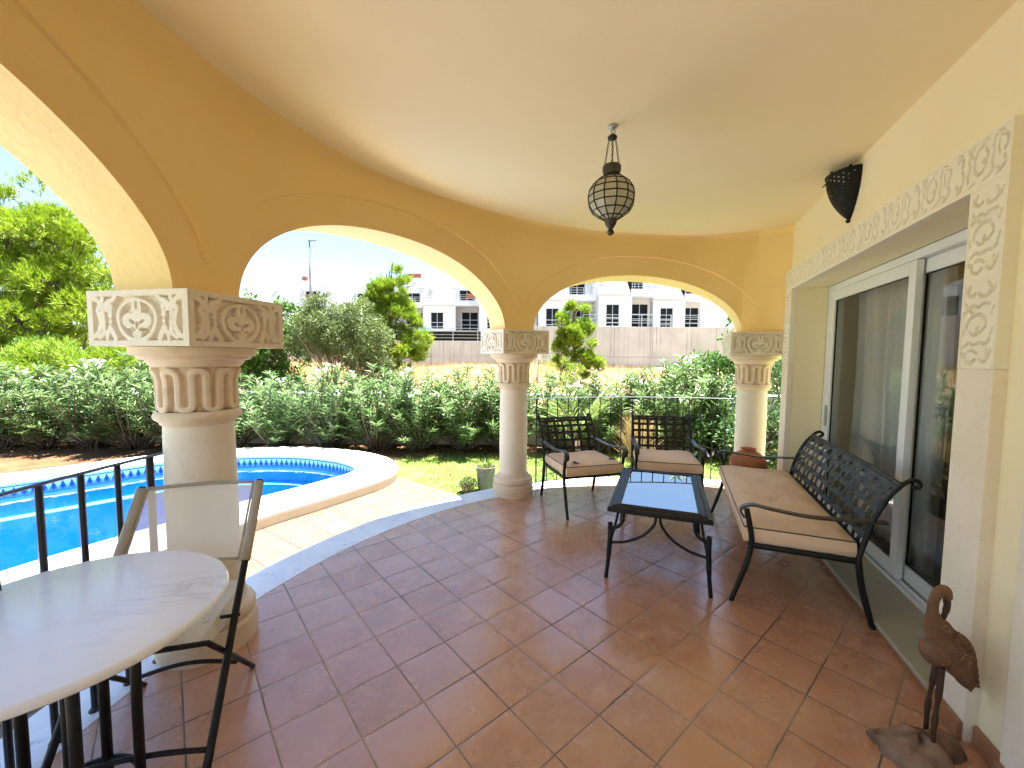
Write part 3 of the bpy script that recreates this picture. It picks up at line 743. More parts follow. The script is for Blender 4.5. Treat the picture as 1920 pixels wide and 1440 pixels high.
for sy in (-1, 1):
    s_ = MB(); s_.tube(spline([(-A_ + .05, sy * (B_ - .02), .262), (-.30, sy * (B_ - .03), .30), (-.06, sy * (B_ - .05), .44), (0, sy * (B_ - .05), .502)], 8), .0105, 8)
    s_.tube(spline([(A_ - .05, sy * (B_ - .02), .262), (.30, sy * (B_ - .03), .30), (.06, sy * (B_ - .05), .44), (.0, sy * (B_ - .05), .502)], 8), .0105, 8); s_.build('stretcher', M['iron'], ct, True)

# ---- marble table
mt = empty('marble_table', (-1.49, 1.295, 0), .4, 'round white marble table on black iron legs', 'table')
t_ = MB(); t_.lathe([(.430, .706), (.447, .709), (.455, .716), (.456, .724), (.452, .734), (.444, .739), (.44, .740)], 96); t_.build('tabletop', M['table_marble'], mt, True, 40)
for z_, r1_, r2_ in ((.693, .20, .010), (.055, .17, .012)):
    ra = MB(); ra.torus((0, 0, z_), r1_, r2_, seg=32); ra.build('ring', M['iron'], mt, True)
for k in range(5):
    a = k * 2 * PI / 5 + .2; ca, sa = math.cos(a), math.sin(a)
    l_ = MB(); l_.tube([(.17 * ca, .17 * sa, .0), (.17 * ca, .17 * sa, .35), (.175 * ca, .175 * sa, .704)], .0165, 10); l_.build('leg', M['iron'], mt, True)
l_ = MB(); l_.tube([(0, 0, .05), (0, 0, .4), (0, 0, .704)], .020, 10); l_.build('leg', M['iron'], mt, True)

# ---- folding chair with mesh sling
fc = empty('folding_chair', (-1.545, 1.915, 0), math.atan2(.268, .963), 'folding iron chair with pale mesh sling tucked under the marble table', 'chair')
# local x = width, local -y = forward (towards the table)
hw = .258
def stile(t, x): return Vector((x, .135 - .735 * t, .945 - .945 * t))
for x in (-hw, hw):
    s_ = MB(); s_.tube([stile(i / 10, x) for i in range(11)], .0125, 8, flat=(1, 1.25)); s_.build('leg', M['iron'], fc, True)
    s_ = MB(); xx = x * .90; s_.tube(spline([(xx, .02, .0), (xx, -.03, .05), (xx, -.22, .235), (xx, -.455, .462)], 6), .0115, 8); s_.build('leg', M['iron'], fc, True)
n = 14
for P_, r_ in (([(-hw + 2 * hw * i / n, -.535, .085 + .03 * math.sin(PI * i / n)) for i in range(n + 1)], .0095), ([(-.205 + .41 * i / n, -.10, .12 + .035 * math.sin(PI * i / n)) for i in range(n + 1)], .0095),
               ([(-hw - .02, -.255, .445), (hw + .02, -.255, .445)], .008), ([(-.23, -.455, .462), (.23, -.455, .462)], .0105)):
    cb = MB(); cb.tube(P_, r_, 8); cb.build('crossbar', M['iron'], fc, True)
bs = MB()
def bf(i, j):
    u = i / 20; t = .015 + .315 * j / 14; p = stile(t, (-hw + .028) + (2 * hw - .056) * u); p.z += .004; p.y += .028 * math.sin(PI * u) - .0; return p
bs.grid(bf, 21, 15); bs.build('back_sling', M['sling'], fc, True)
hm = MB()
for x in (-hw, hw):
    hm.tube([stile(.008 + .33 * i / 10, x) for i in range(11)], .0165, 10, flat=(1, 1.35))
hm.strap([bf(i, 0) + Vector((0, -.002, .004)) for i in range(21)], .016, .003, (0, .5, .7))
hm.strap([bf(i, 0) + Vector((0, -.003, -.012 - .020 * (1 - math.sin(PI * i / 20)))) for i in range(21)], .006, .003, (0, .5, .7))
hm.strap([bf(i, 14) for i in range(21)], .014, .003, (0, .5, .7))
for x in (-hw + .03, hw - .03): hm.strap([bf(0 if x < 0 else 20, j) for j in range(15)], .010, .003, (1, 0, 0))
hm.build('sling_edge', M['sling_hem'], fc, True)
se = MB()
def sf(i, j):
    u, v = i / 16, j / 16; return Vector((-.20 + .40 * u, .055 - .50 * v, .455 - .035 * math.sin(PI * u) * math.sin(PI * min(1, v * 1.1)) + .01 * v - .004 * math.sin(9 * u + 5 * v)))
se.grid(sf, 17, 17); so = se.build('seat_sling', M['seat_cloth'], fc, True)
for sg in (-1, 1):
    sk = MB(); sk.grid(lambda i, j: Vector((sg * (.20 + .012 * j / 5), .05 - .49 * i / 16, .453 + .01 * i / 16 - .055 * j / 5 + .006 * math.sin(i * 1.1) * j / 5)), 17, 6); sk.build('seat_hem', M['seat_cloth'], so, True)

# ---- railings
def railing(name, label, r_, z, ph0, ph1, step, start, rb, knuckle, zb, low):
    root = empty(name, (CX, CY, 0), 0, label, 'railing')
    def lp(rr, p, zz): return Vector((rr * math.cos(R(p)), rr * math.sin(R(p)), zz))
    n = max(8, int(abs(ph1 - ph0) / 1.5)); tr_ = MB()
    P = [lp(r_, ph0 + (ph1 - ph0) * i / n, z) for i in range(n + 1)]
    tr_.tube(P, 1, 8, flat=(.006, .020), up=(0, 0, 1)); tr_.build('top_rail', M['rail'], root, True, 50)
    if low:
        lo = MB(); P = [lp(r_, ph0 + (ph1 - ph0) * i / n, .055) for i in range(n + 1)]; lo.tube(P, 1, 6, flat=(.005, .011)); lo.build('bottom_rail', M['rail'], root, True, 50)
    p = start; k = 0
    while min(ph0, ph1) + .3 < p < max(ph0, ph1) - .1:
        b_ = MB(); rr = rb * (1.35 if k == 0 else 1)
        b_.tube([lp(r_, p, zb), lp(r_, p, z - .004)], rr, 8)
        if knuckle and k % 2 == 0 and k > 0:
            for dz, q in ((-.018, 1.5), (0, 2.0), (.018, 1.5)): b_.ball(lp(r_, p, .64 + dz), rr * q, 8, 5, (1, 1, .5))
        if knuckle: b_.lathe([(rr * 1.9, .004), (rr * 1.7, .012), (rr, .02)], 8, c=lp(r_, p, 0))
        b_.build('baluster', M['rail'], root, True, 40); p += step; k += 1
    return root
rl = railing('pool_railing', 'dark iron railing by the pool ending at the thick column', 3.62, 1.085, 170.9, 246, 2.42, 172.35, .0125, True, .004, False)
bk = MB(); q = pol(3.60, 170.6, 1.055) - Vector((CX, CY, 0)); Mz = Matrix.Translation(q) @ Matrix.Rotation(R(170.6 + 90), 4, 'Z')
bk.bbox(-.022, .022, -.03, .03, -.024, .024, .005, Mz); bk.build('bracket', M['rail'], rl)
railing('garden_railing', 'thin iron railing behind the two armchairs', 3.70, 1.10, 115.6, 73.6, -2.24, 113.0, .0068, False, .004, True)

# ---- terracotta pot on a stand
pot = empty('terracotta_pot', (2.60, 4.40, .30), 0, 'wide terracotta pot between the sofa arm and the column', 'pot')
p_ = MB(); p_.lathe([(.095, .0), (.105, .003), (.140, .05), (.172, .10), (.186, .145), (.180, .19), (.152, .24), (.105, .278), (.076, .292), (.066, .303), (.070, .318), (.080, .322), (.074, .318), (.058, .305), (.052, .29), (.05, .27)], 40, capt=False)
p_.build('body', M['terracotta'], pot, True)
p_ = MB(); p_.lathe([(.05, .27), (.001, .265)], 24, capb=False, capt=False); p_.build('mouth_shade', M['unlit_inside'], pot, True)  # near-black disc paints the shade inside the neck
for a in (.6, 2.7, 4.8):
    h_ = MB(); h_.ball((.168 * math.cos(a), .168 * math.sin(a), .21), .024, 10, 6, (1, 1, .6)); h_.build('lug', M['terracotta'], pot, True)
st_ = empty('pot_stand', (2.60, 4.40, 0), .4, 'low scrolled iron stand holding the terracotta pot', 'stand')
s_ = MB(); s_.torus((0, 0, .30), .125, .008, seg=28); s_.build('ring', M['iron'], st_, True)
for k in range(3):
    a = k * 2 * PI / 3; ca, sa = math.cos(a), math.sin(a)
    s_ = MB(); s_.tube(spline([(.115 * ca, .115 * sa, .30), (.165 * ca, .165 * sa, .335), (.215 * ca, .215 * sa, .345), (.235 * ca, .235 * sa, .32), (.215 * ca, .215 * sa, .295), (.17 * ca, .17 * sa, .27), (.13 * ca, .13 * sa, .15), (.16 * ca, .16 * sa, .0)], 6), .008, 8); s_.build('leg', M['iron'], st_, True)

M['wood_dark'] = stone('dark_wood', (.07, .032, .018), (.045, .02, .012), 9, .6, .4, 60, .3)
# ---- carved wading bird by the door jamb
bd = empty('bird_figure', (1.70, 1.56, 0), R(6), 'carved wooden long-legged bird with bowed head by the door jamb', 'bird figure')
# local +x towards the tail (right), head bends back over +x
b_ = MB()
P = spline([(.190, .0, .250), (.160, 0, .310), (.110, 0, .385), (.060, 0, .455), (.016, 0, .525), (-.008, 0, .570), (-.016, 0, .610), (-.012, 0, .650), (.006, 0, .680), (.030, 0, .682), (.044, 0, .660), (.046, .0, .640)], 6)
tr = [.006, .036, .058, .064, .048, .028, .019, .018, .020, .024, .019, .010]
rr = []
for i in range(len(tr) - 1):
    for k in range(6): rr.append(tr[i] + (tr[i + 1] - tr[i]) * sstep(k / 6))
rr.append(tr[-1])
b_.tube(P, rr, 18, flat=(1.0, .85)); b_.ball((.010, 0, .430), .056, 16, 10, (.85, .9, .95))
b_.build('body', M['wood'], bd, True)
bk_ = MB(); bk_.tube(spline([(.040, 0, .658), (.048, 0, .625), (.042, 0, .592), (.032, 0, .566)], 5), [.012] * 5 + [.011] * 5 + [.009] * 5 + [.003], 10); bk_.build('beak', M['wood_dark'], bd, True)
for sy in (-1, 1):
    wg = MB(); nU, nV = 74, 26
    def wf(i, j):
        u, v = i / (nU - 1), (j / (nV - 1) - .5) * 2; c = P[int(4 + (1 - u) * 19)]; T = (P[int(4 + (1 - u) * 19) - 2] - P[int(4 + (1 - u) * 19) + 2]).normalized(); Nn = Vector((0, sy, 0)); B = Nn.cross(T)
        wd = .058 * math.sin(PI * min(1, .12 + .88 * u ** .8)) ** .7 + .004; row = (u * 8 + .5 * (int((v + 1) * 3.5) % 2)) % 1
        return c + B * (wd * v) + Nn * (.047 * math.sqrt(max(0, 1 - .55 * v * v)) * (.55 + .45 * math.sin(PI * min(1, u + .25))) + .013 * row * (1 - v * v)) + Vector((.006, 0, .006))
    wg.grid(wf, nU, nV, flip=(sy > 0))
    wg.build('wing', M['wood'], bd, True, 30)
    l_ = MB(); x0 = -.005 + .06 * (sy > 0); l_.tube(spline([(x0 + .01, sy * .030, .39), (x0 + .0, sy * .034, .27), (x0 - .012, sy * .036, .16), (x0 - .010, sy * .036, .04)], 5), [.011] * 6 + [.0075] * 3 + [.0105] * 2 + [.0085] * 5, 8); l_.build('leg', M['wood_dark'], bd, True)
bs_ = MB()
def rockf(i, j):
    a = 2 * PI * i / 28; t = j / 8; rr_ = math.sin(PI / 2 * min(1, t * 1.02 + .02)); z = .075 * math.cos(PI / 2 * t) 
    n_ = 1 + .16 * math.sin(3 * a + 1) + .10 * math.sin(5 * a + t * 4) + .06 * math.sin(9 * a)
    return Vector((-.03 + .165 * rr_ * n_ * math.cos(a), .10 * rr_ * n_ * math.sin(a), z * (1 + .25 * math.sin(4 * a + 3 * t))))
bs_.grid(rockf, 28, 9, closed=True, flip=True); bs_.build('base', M['wood_pale'], bd, True)

# ---- hanging lantern
ln = empty('hanging_lantern', (.606, 2.586, CEIL), 0, 'globe lantern of leaded seeded glass hanging on chains from the ceiling', 'lantern')
h_ = MB(); h_.lathe([(.001, -.004), (.030, -.002), (.028, -.012), (.012, -.020), (.001, -.022)], 16); h_.torus((.004, 0, -.036), .012, .003, (0, 1, 0)); h_.torus((.0, 0, -.054), .011, .003, (1, 0, 0)); h_.build('ceiling_hook', M['steel'], ln, True)
h_ = MB(); h_.lathe([(.004, -.052), (.018, -.056), (.029, -.066), (.029, -.074), (.018, -.084), (.004, -.088)], 20); h_.build('chain_disc', M['iron'], ln, True)
for k in range(3):
    a = k * 2 * PI / 3 + .3; p0 = Vector((.024 * math.cos(a), .024 * math.sin(a), -.078)); p1 = Vector((.052 * math.cos(a), .052 * math.sin(a), -.240)); c_ = MB(); ax = (p1 - p0).normalized()
    for i in range(9):
        p = p0.lerp(p1, (i + .5) / 9); side = ax.cross(Vector((math.cos(i % 2 * PI / 2 + a), math.sin(i % 2 * PI / 2 + a), 0)).normalized())
        s1 = side.normalized(); pts = [p + s1 * (.0055 * math.cos(2 * PI * q / 8)) + ax * (.0115 * math.sin(2 * PI * q / 8)) for q in range(9)]
        c_.tube(pts, .0018, 5, cap=False)
    c_.build('chain', M['iron_brown'], ln, True)
h_ = MB(); h_.tube(spline([(0, 0, -.085), (.006, .003, -.13), (.003, 0, -.19), (0, 0, -.245)], 5), .0028, 6); h_.build('cable', M['iron'], ln, True)
h_ = MB(); h_.lathe([(.045, -.236), (.054, -.238), (.057, -.250), (.057, -.268), (.050, -.288), (.038, -.298), (.036, -.304)], 16); h_.build('crown', M['iron_brown'], ln, True, 30)
NS = 12; zz = [-.302, -.320, -.345, -.386, -.428, -.470, -.512, -.545, -.563]; rrr = [.040, .078, .108, .134, .141, .136, .112, .068, .034]
gl = MB(); gl.lathe(list(zip(rrr, zz))[::-1], NS, capb=False, capt=False); gl.build('glass_globe', M['lamp_glass'], ln)
ld = MB()
for k in range(NS):
    a = 2 * PI * k / NS; ld.tube([(r_ * 1.008 * math.cos(a), r_ * 1.008 * math.sin(a), z) for r_, z in zip(rrr, zz)], .0040, 6)
for r_, z in list(zip(rrr, zz))[1:-1]:
    ld.tube([(r_ * 1.008 * math.cos(2 * PI * k / NS), r_ * 1.008 * math.sin(2 * PI * k / NS), z) for k in range(NS + 1)], .0040, 6, cap=False)
ld.build('lead_cage', M['iron'], ln)
h_ = MB(); h_.lathe([(.001, -.660), (.016, -.652), (.024, -.640), (.018, -.626), (.012, -.620), (.020, -.612), (.034, -.590), (.038, -.575), (.040, -.560)], 12); h_.build('finial', M['iron_brown'], ln, True, 30)

M['black'] = stone('black_metal', (.006, .006, .006), (.009, .008, .008), 20, .6, .2, 160, .25)
# ---- pierced wall sconce
sx_, sz_ = 3.74, 2.635
sn = empty('wall_sconce', (Wm @ Vector((sx_, -1.28, sz_))), WA, 'pierced black metal half-cone sconce on the wall above the door', 'wall lamp')
s_ = MB(); nu_, nv_ = 64, 44
def sc_r(t): return .012 + .150 * math.sin(PI / 2 * min(1, t ** .82)) 
def scf(i, j):
    t = j / (nv_ - 1); a = PI * i / (nu_ - 1); r_ = sc_r(t); return Vector((r_ * math.cos(a), r_ * .95 * math.sin(a) + .002, .32 * t))
vs_ = [scf(i, j) for j in range(nv_) for i in range(nu_)]; fs_ = []
for j in range(nv_ - 1):
    for i in range(nu_ - 1):
        if 3 < j < nv_ - 3 and i % 4 == 1 and j % 4 == (1 if (i // 4) % 2 else 3): continue
        fs_.append((j * nu_ + i, j * nu_ + i + 1, (j + 1) * nu_ + i + 1, (j + 1) * nu_ + i))
s_.add(vs_, fs_); s_.build('shade', M['black'], sn)
s_ = MB(); s_.prism([(sc_r(t / 12) * sg, .32 * t / 12) for sg, rng_ in ((1, range(13)), (-1, range(12, -1, -1))) for t in rng_], .0, .004, Matrix.Rotation(R(90), 4, 'X') @ Matrix.Translation((0, 0, -.004))); s_.build('back_plate', M['black'], sn)
s_ = MB(); s_.tube([(sc_r(1) * math.cos(PI * k / 24), sc_r(1) * .95 * math.sin(PI * k / 24) + .004, .322) for k in range(25)], .006, 6); s_.ball((0, .012, -.012), .016, 10, 6); s_.build('rim', M['black'], sn, True)
s_ = MB(); a = 1.9; c_ = Vector((sc_r(.9) * math.cos(a), sc_r(.9) * .95 * math.sin(a), .26)); s_.tube([c_ + Vector((math.cos(a) * .03 * (1 - math.cos(PI * k / 10)), math.sin(a) * .03 * (1 - math.cos(PI * k / 10)), .034 * math.cos(PI * k / 10) + .0)) * 1.0 for k in range(-2, 13)], .004, 6)
for q in (1.2, 1.9, 2.7): s_.ball((sc_r(1) * math.cos(q), sc_r(1) * .95 * math.sin(q), .332), .010, 8, 5)
s_.build('scroll', M['black'], sn, True)
# ================================================================== GARDEN AND BACKGROUND
LAWN, TERR = -.15, -.12
def quads(name, verts, mat, parent=None, loc=None, per=4):
    """verts: (n,per,3) array -> one mesh of n loose leaf faces"""
    n = verts.shape[0]; me = bpy.data.meshes.new(name)
    me.vertices.add(n * per); me.vertices.foreach_set('co', verts.reshape(-1).astype(np.float32))
    me.loops.add(n * per); me.loops.foreach_set('vertex_index', np.arange(n * per, dtype=np.int32))
    me.polygons.add(n); me.polygons.foreach_set('loop_start', np.arange(0, n * per, per, dtype=np.int32))
    try: me.polygons.foreach_set('loop_total', np.full(n, per, dtype=np.int32))
    except Exception: pass
    me.update(calc_edges=True); me.validate()
    me.materials.append(mat); o = bpy.data.objects.new(name, me); COL.objects.link(o)
    if parent is not None: o.parent = parent
    if loc is not None: o.location = loc
    return o
def unit(v): return v / np.maximum(1e-9, np.linalg.norm(v, axis=-1, keepdims=True))
def leaves(p, d, L, W, up=None, fat=.45, droop=0.0):
    """diamond leaves: base p, direction d, length, width"""
    n = len(p); d = unit(d); L = np.broadcast_to(L, (n,))[:, None]; W = np.broadcast_to(W, (n,))[:, None]
    ref = rng.normal(size=(n, 3)) * .45 + np.array([0, 0, 1.0]) if up is None else up
    s = unit(np.cross(d, ref)); nn = np.cross(s, d)
    mid = p + d * L * fat + nn * L * .05; tip = p + d * L - np.array([0, 0, 1.0]) * L * droop
    return np.stack([p, mid + s * W / 2, tip, mid - s * W / 2], 1)
def rdir(n): return unit(rng.normal(size=(n, 3)))

LM = {
 'oleander': leafmat('oleander_leaf', (.095, .165, .045), (.18, .27, .10), (.13, .215, .07), .3, .5),
 'pine': leafmat('pine_needle', (.15, .24, .014), (.31, .40, .03), (.24, .33, .022), .25, .55),
 'limepine': leafmat('young_pine_needle', (.18, .28, .018), (.30, .40, .035), (.15, .25, .02), .30, .55),
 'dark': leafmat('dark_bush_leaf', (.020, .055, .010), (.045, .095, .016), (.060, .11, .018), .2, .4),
 'olive': leafmat('olive_leaf', (.10, .15, .050), (.16, .21, .075), (.13, .18, .04), .2, .5),
 'bright': leafmat('bright_bush_leaf', (.06, .15, .02), (.12, .24, .035), (.045, .115, .02), .3, .45),
 'plumbago': leafmat('plumbago_leaf', (.022, .060, .014), (.055, .115, .028), (.08, .15, .035), .25, .45),
 'palm': leafmat('palm_leaf', (.12, .20, .035), (.20, .27, .05), None, .3, .5),
 'straw': leafmat('dry_stem', (.36, .25, .105), (.46, .34, .155), (.28, .18, .08), .2, .8),
 'grass': leafmat('grass_blade', (.075, .17, .018), (.14, .25, .030), (.20, .22, .06), .3, .6),
 'white_fl': leafmat('white_petal', (.80, .78, .76), (.86, .82, .80), None, .3, .6),
 'pink_fl': leafmat('pink_petal', (.72, .22, .30), (.80, .38, .45), None, .3, .6),
 'red_fl': leafmat('red_petal', (.60, .02, .05), (.68, .05, .10), None, .3, .6),
 'blue_fl': leafmat('blue_petal', (.25, .34, .72), (.36, .45, .80), None, .3, .6),
 'litter': leafmat('dry_leaf', (.20, .10, .045), (.28, .165, .08), None, .1, .9),
}

# ---- pool outline
inner = [(-6.271, 4.889), (-7.05, 4.05), (-7.6, 3.05), (-7.75, 1.9), (-7.3, .8), (-6.3, .15), (-5.3, .2), (-4.5, .95), (-4.0, 2.0), (-3.70, 2.85), (-3.50, 3.27), (-3.24, 3.72), (-2.90, 4.32),
         (-2.62, 4.72), (-2.36, 5.12), (-2.20, 5.40), (-2.19, 5.62), (-2.36, 5.90), (-2.84, 6.22), (-3.58, 6.42), (-4.40, 6.35), (-5.22, 5.98), (-5.73, 5.47)]
IN = [Vector((p.x, p.y, 0)) for p in spline([(a, b, 0) for a, b in inner], 6, True)]
n_in = len(IN); cen = sum(IN, Vector()) / n_in
def offs(P, d_):
    out = []
    for i in range(len(P)):
        T = (P[(i + 2) % len(P)] - P[i - 2]).normalized(); Nn = Vector((T.y, -T.x, 0))
        out.append(P[i] + Nn * d_)
    return out
area = sum(IN[i].x * IN[(i + 1) % n_in].y - IN[(i + 1) % n_in].x * IN[i].y for i in range(n_in))
SG = 1 if area > 0 else -1               # outward sign
def ring(d_): return offs(IN, d_ * SG)
pool = empty('swimming_pool', (0, 0, 0), 0, 'kidney shaped blue swimming pool with a raised white coping', 'swimming pool')
def loft(loops, name, mat, parent, smooth=True, ang=40):
    b_ = MB(); nL = len(loops[0][0])
    def f(i, j): p = loops[j][0][i]; return Vector((p.x, p.y, loops[j][1]))
    b_.grid(f, nL, len(loops), closed=True, flip=(SG < 0)); return b_.build(name, mat, parent, smooth, ang)
loft([(ring(.0), -.035), (ring(-.02), -.022), (ring(-.022), .005), (ring(-.005), .022), (ring(.03), .030), (ring(.50), .030), (ring(.555), .022), (ring(.575), .0), (ring(.572), -.03), (ring(.558), -.036)], 'coping', M['pool_white'], pool)
loft([(ring(.557), -.034), (ring(.557), -.4)], 'outer_face', M['pool_face'], pool)
bandm = MB(); r0 = ring(.0)
bandm.grid(lambda i, j: Vector((r0[i % n_in].x, r0[i % n_in].y, -.030 - .15 * j)), n_in + 1, 2)
me = bandm.mesh('tile_band'); uvl = me.uv_layers.new(name='UVMap'); acc = [0.0]
for i in range(n_in): acc.append(acc[-1] + (r0[(i + 1) % n_in] - r0[i]).length)
for lp_ in me.loops:
    i = lp_.vertex_index % (n_in + 1); j = lp_.vertex_index // (n_in + 1); uvl.data[lp_.index].uv = (acc[i] / .082, 1 - j)
me.materials.append(M['pool_band']); o = bpy.data.objects.new('tile_band', me); COL.objects.link(o); o.parent = pool
loft([(ring(.0), -.18), (ring(.0), -.42)], 'upper_basin', M['pool_blue'], pool)
loft([(ring(.0), -.42), (ring(-.06), -.425), (ring(-.09), -.44)], 'ledge', M['pool_ledge'], pool)
b_ = MB(); rr0 = ring(-.09); b_.grid(lambda i, j: Vector((rr0[i].x, rr0[i].y, -.44 - 1.0 * j)), n_in, 2, closed=True)
b0 = len(b_.v); b_.add([(p.x, p.y, -1.44) for p in rr0], [tuple(range(n_in))]); b_.build('lower_basin', M['pool_blue'], pool)
wt = MB(); wt.add([(p.x, p.y, -.115) for p in ring(.0)], [tuple(range(n_in))[::SG]]); tag(wt.build('pool_water', M['water']), kind='structure')

# ---- ground with a hole for the pool
bm = bmesh.new()
def loop_edges(P, z):
    vs_ = [bm.verts.new((p[0], p[1], z)) for p in P]; return [bm.edges.new((vs_[i], vs_[(i + 1) % len(vs_)])) for i in range(len(vs_))]
e = loop_edges([(-70, -60), (70, -60), (70, 8.3), (-70, 8.3)], LAWN); e += loop_edges([(p.x, p.y) for p in ring(.50)[::3]], LAWN)
bmesh.ops.triangle_fill(bm, use_beauty=True, edges=e)
me = bpy.data.meshes.new('lawn'); 
for f in bm.faces:
    if f.normal.z < 0: f.normal_flip()
bm.to_mesh(me); bm.free(); me.materials.append(M['grass_ground']); o = bpy.data.objects.new('lawn', me); COL.objects.link(o); tag(o, kind='structure')
def sheet(name, P, z, mat, kind='structure'):
    b_ = MB(); P = [(p[0], p[1]) for p in P]
    a_ = sum(P[i][0] * P[(i + 1) % len(P)][1] - P[(i + 1) % len(P)][0] * P[i][1] for i in range(len(P)))
    if a_ < 0: P = P[::-1]
    b_.add([(x, y, z) for x, y in P], [tuple(range(len(P)))]); return tag(b_.build(name, mat), kind=kind)
mid = ring(.53)
i0 = min(range(n_in), key=lambda i: (mid[i] - Vector((-1.66, 5.72, 0))).length); i1 = min(range(n_in), key=lambda i: (mid[i] - Vector((-4.9, -.2, 0))).length)
seq = []; i = i0
while i != i1: seq.append(mid[i]); i = (i - 1) % n_in
seqb = []; i = i0
while i != i1: seqb.append(mid[i]); i = (i + 1) % n_in
near = min((seq, seqb), key=lambda s: sum(p.x * -1 for p in s) / len(s))   # the side towards the house
te = [(-.55, 4.88), (-1.60, 5.70)] + [(p.x, p.y) for p in near] + [(-5.2, -.4), (-6, -9), (2, -9), (2, 0), (0, 4)]
sheet('terrace_paving', te, TERR, M['terrace'])
far = [p for p in ring(.52) if p.y > 5.2 and p.x < -2.3]
far.sort(key=lambda p: p.x)
sheet('soil_bed', [(p.x, p.y) for p in far] + [(-1.9, 6.9), (0, 7.35), (6, 7.3), (6, 8.1), (-16, 8.1), (-16, 4.0), (-8.6, 3.2)], LAWN + .005, M['soil'])
# lawn blades and leaf litter
def in_terr(x, y): return (y - 4.88) < (x + .55) * -.78 + .02 and x < 1.2
n = 26000; x = rng.uniform(-1.9, 5.2, n); y = rng.uniform(4.6, 7.75, n)
keep = ((x - CX) ** 2 + (y - CY) ** 2 > 3.89 ** 2) & ~(((y - 4.88) < (x + .55) * -.78) & (x < .3)) & ((y < 7.2) | (rng.random(n) < .3)) & (np.hypot(x + 3.2, (y - 5.6) * 1.3) > 1.55)
x, y = x[keep], y[keep]; n = len(x)
patch = np.sin(x * 1.7 + 1) * np.sin(y * 2.3) + .5 * np.sin(x * 4.1 + y * 3); keep = patch + rng.random(n) * 1.6 > .15; x, y = x[keep], y[keep]; n = len(x)
d = np.stack([rng.normal(0, .55, n), rng.normal(0, .55, n), np.ones(n)], 1)
tag(quads('grass', leaves(np.stack([x, y, np.full(n, LAWN - .004)], 1), d, rng.uniform(.035, .075, n), rng.uniform(.005, .010, n), None, .3), LM['grass']), kind='stuff')
n = 4200; x = rng.uniform(-11, 5, n); y = 8.0 - np.abs(rng.normal(0, .45, n)); keep = (y > 5.6) & (np.hypot((x + 4.3) / 2.6, (y - 5.2) / 1.98) > 1); x, y = x[keep], y[keep]; n = len(x)
d = rdir(n); d[:, 2] *= .25
tag(quads('leaf_litter', leaves(np.stack([x, y, np.full(n, LAWN + .012)], 1), d, rng.uniform(.04, .09, n), rng.uniform(.012, .022, n)), LM['litter']), kind='stuff')

# ---- boundary wall
bw = empty('boundary_wall', (0, 8.0, 0), 0, 'low cream boundary wall with pierced upper course behind the oleanders', 'wall')
b_ = MB(); b_.box(-30, 12, 0, .2, -.4, .42); b_.build('plinth', M['pool_face'], bw)
b_ = MB(); b_.bbox(-30, 12, -.035, .235, .421, .462, .006); b_.build('ledge', M['pool_face'], bw)
b_ = MB(); b_.bbox(-30, 12, -.05, .25, .81, .875, .008); b_.build('coping', M['white_render'], bw)
b_ = MB()
x = -29.9
while x < 11.8:
    if int((x + 30) / .34) % 9 == 0: b_.box(x, x + .30, .0, .2, .463, .809)
    else:
        b_.add([(x + .02, .04, .463), (x + .32, .04, .463), (x + .17, .04, .70), (x + .02, .16, .463), (x + .32, .16, .463), (x + .17, .16, .70)], [(0, 1, 2), (5, 4, 3), (0, 3, 4, 1), (1, 4, 5, 2), (2, 5, 3, 0)])
        b_.add([(x - .15, .04, .809), (x + .15, .04, .809), (x + .0, .04, .56), (x - .15, .16, .809), (x + .15, .16, .809), (x + .0, .16, .56)], [(2, 1, 0), (3, 4, 5), (1, 4, 3, 0), (2, 5, 4, 1), (0, 3, 5, 2)])
    x += .34
b_.build('balustrade', M['pool_face'], bw)
gp = at(1202, 722, 8.1); gl_ = empty('globe_lamp', (gp.x, 8.1, .875), 0, 'white opal globe lamp standing on the boundary wall', 'garden lamp')
b_ = MB(); b_.lathe([(.07, .001), (.07, .02), (.035, .03), (.03, .07), (.05, .08), (.05, .09)], 16); b_.build('base', M['white'], gl_, True, 40)
b_ = MB(); b_.ball((0, 0, .185), .105, 20, 12); b_.build('globe', M['globe'], gl_, True)

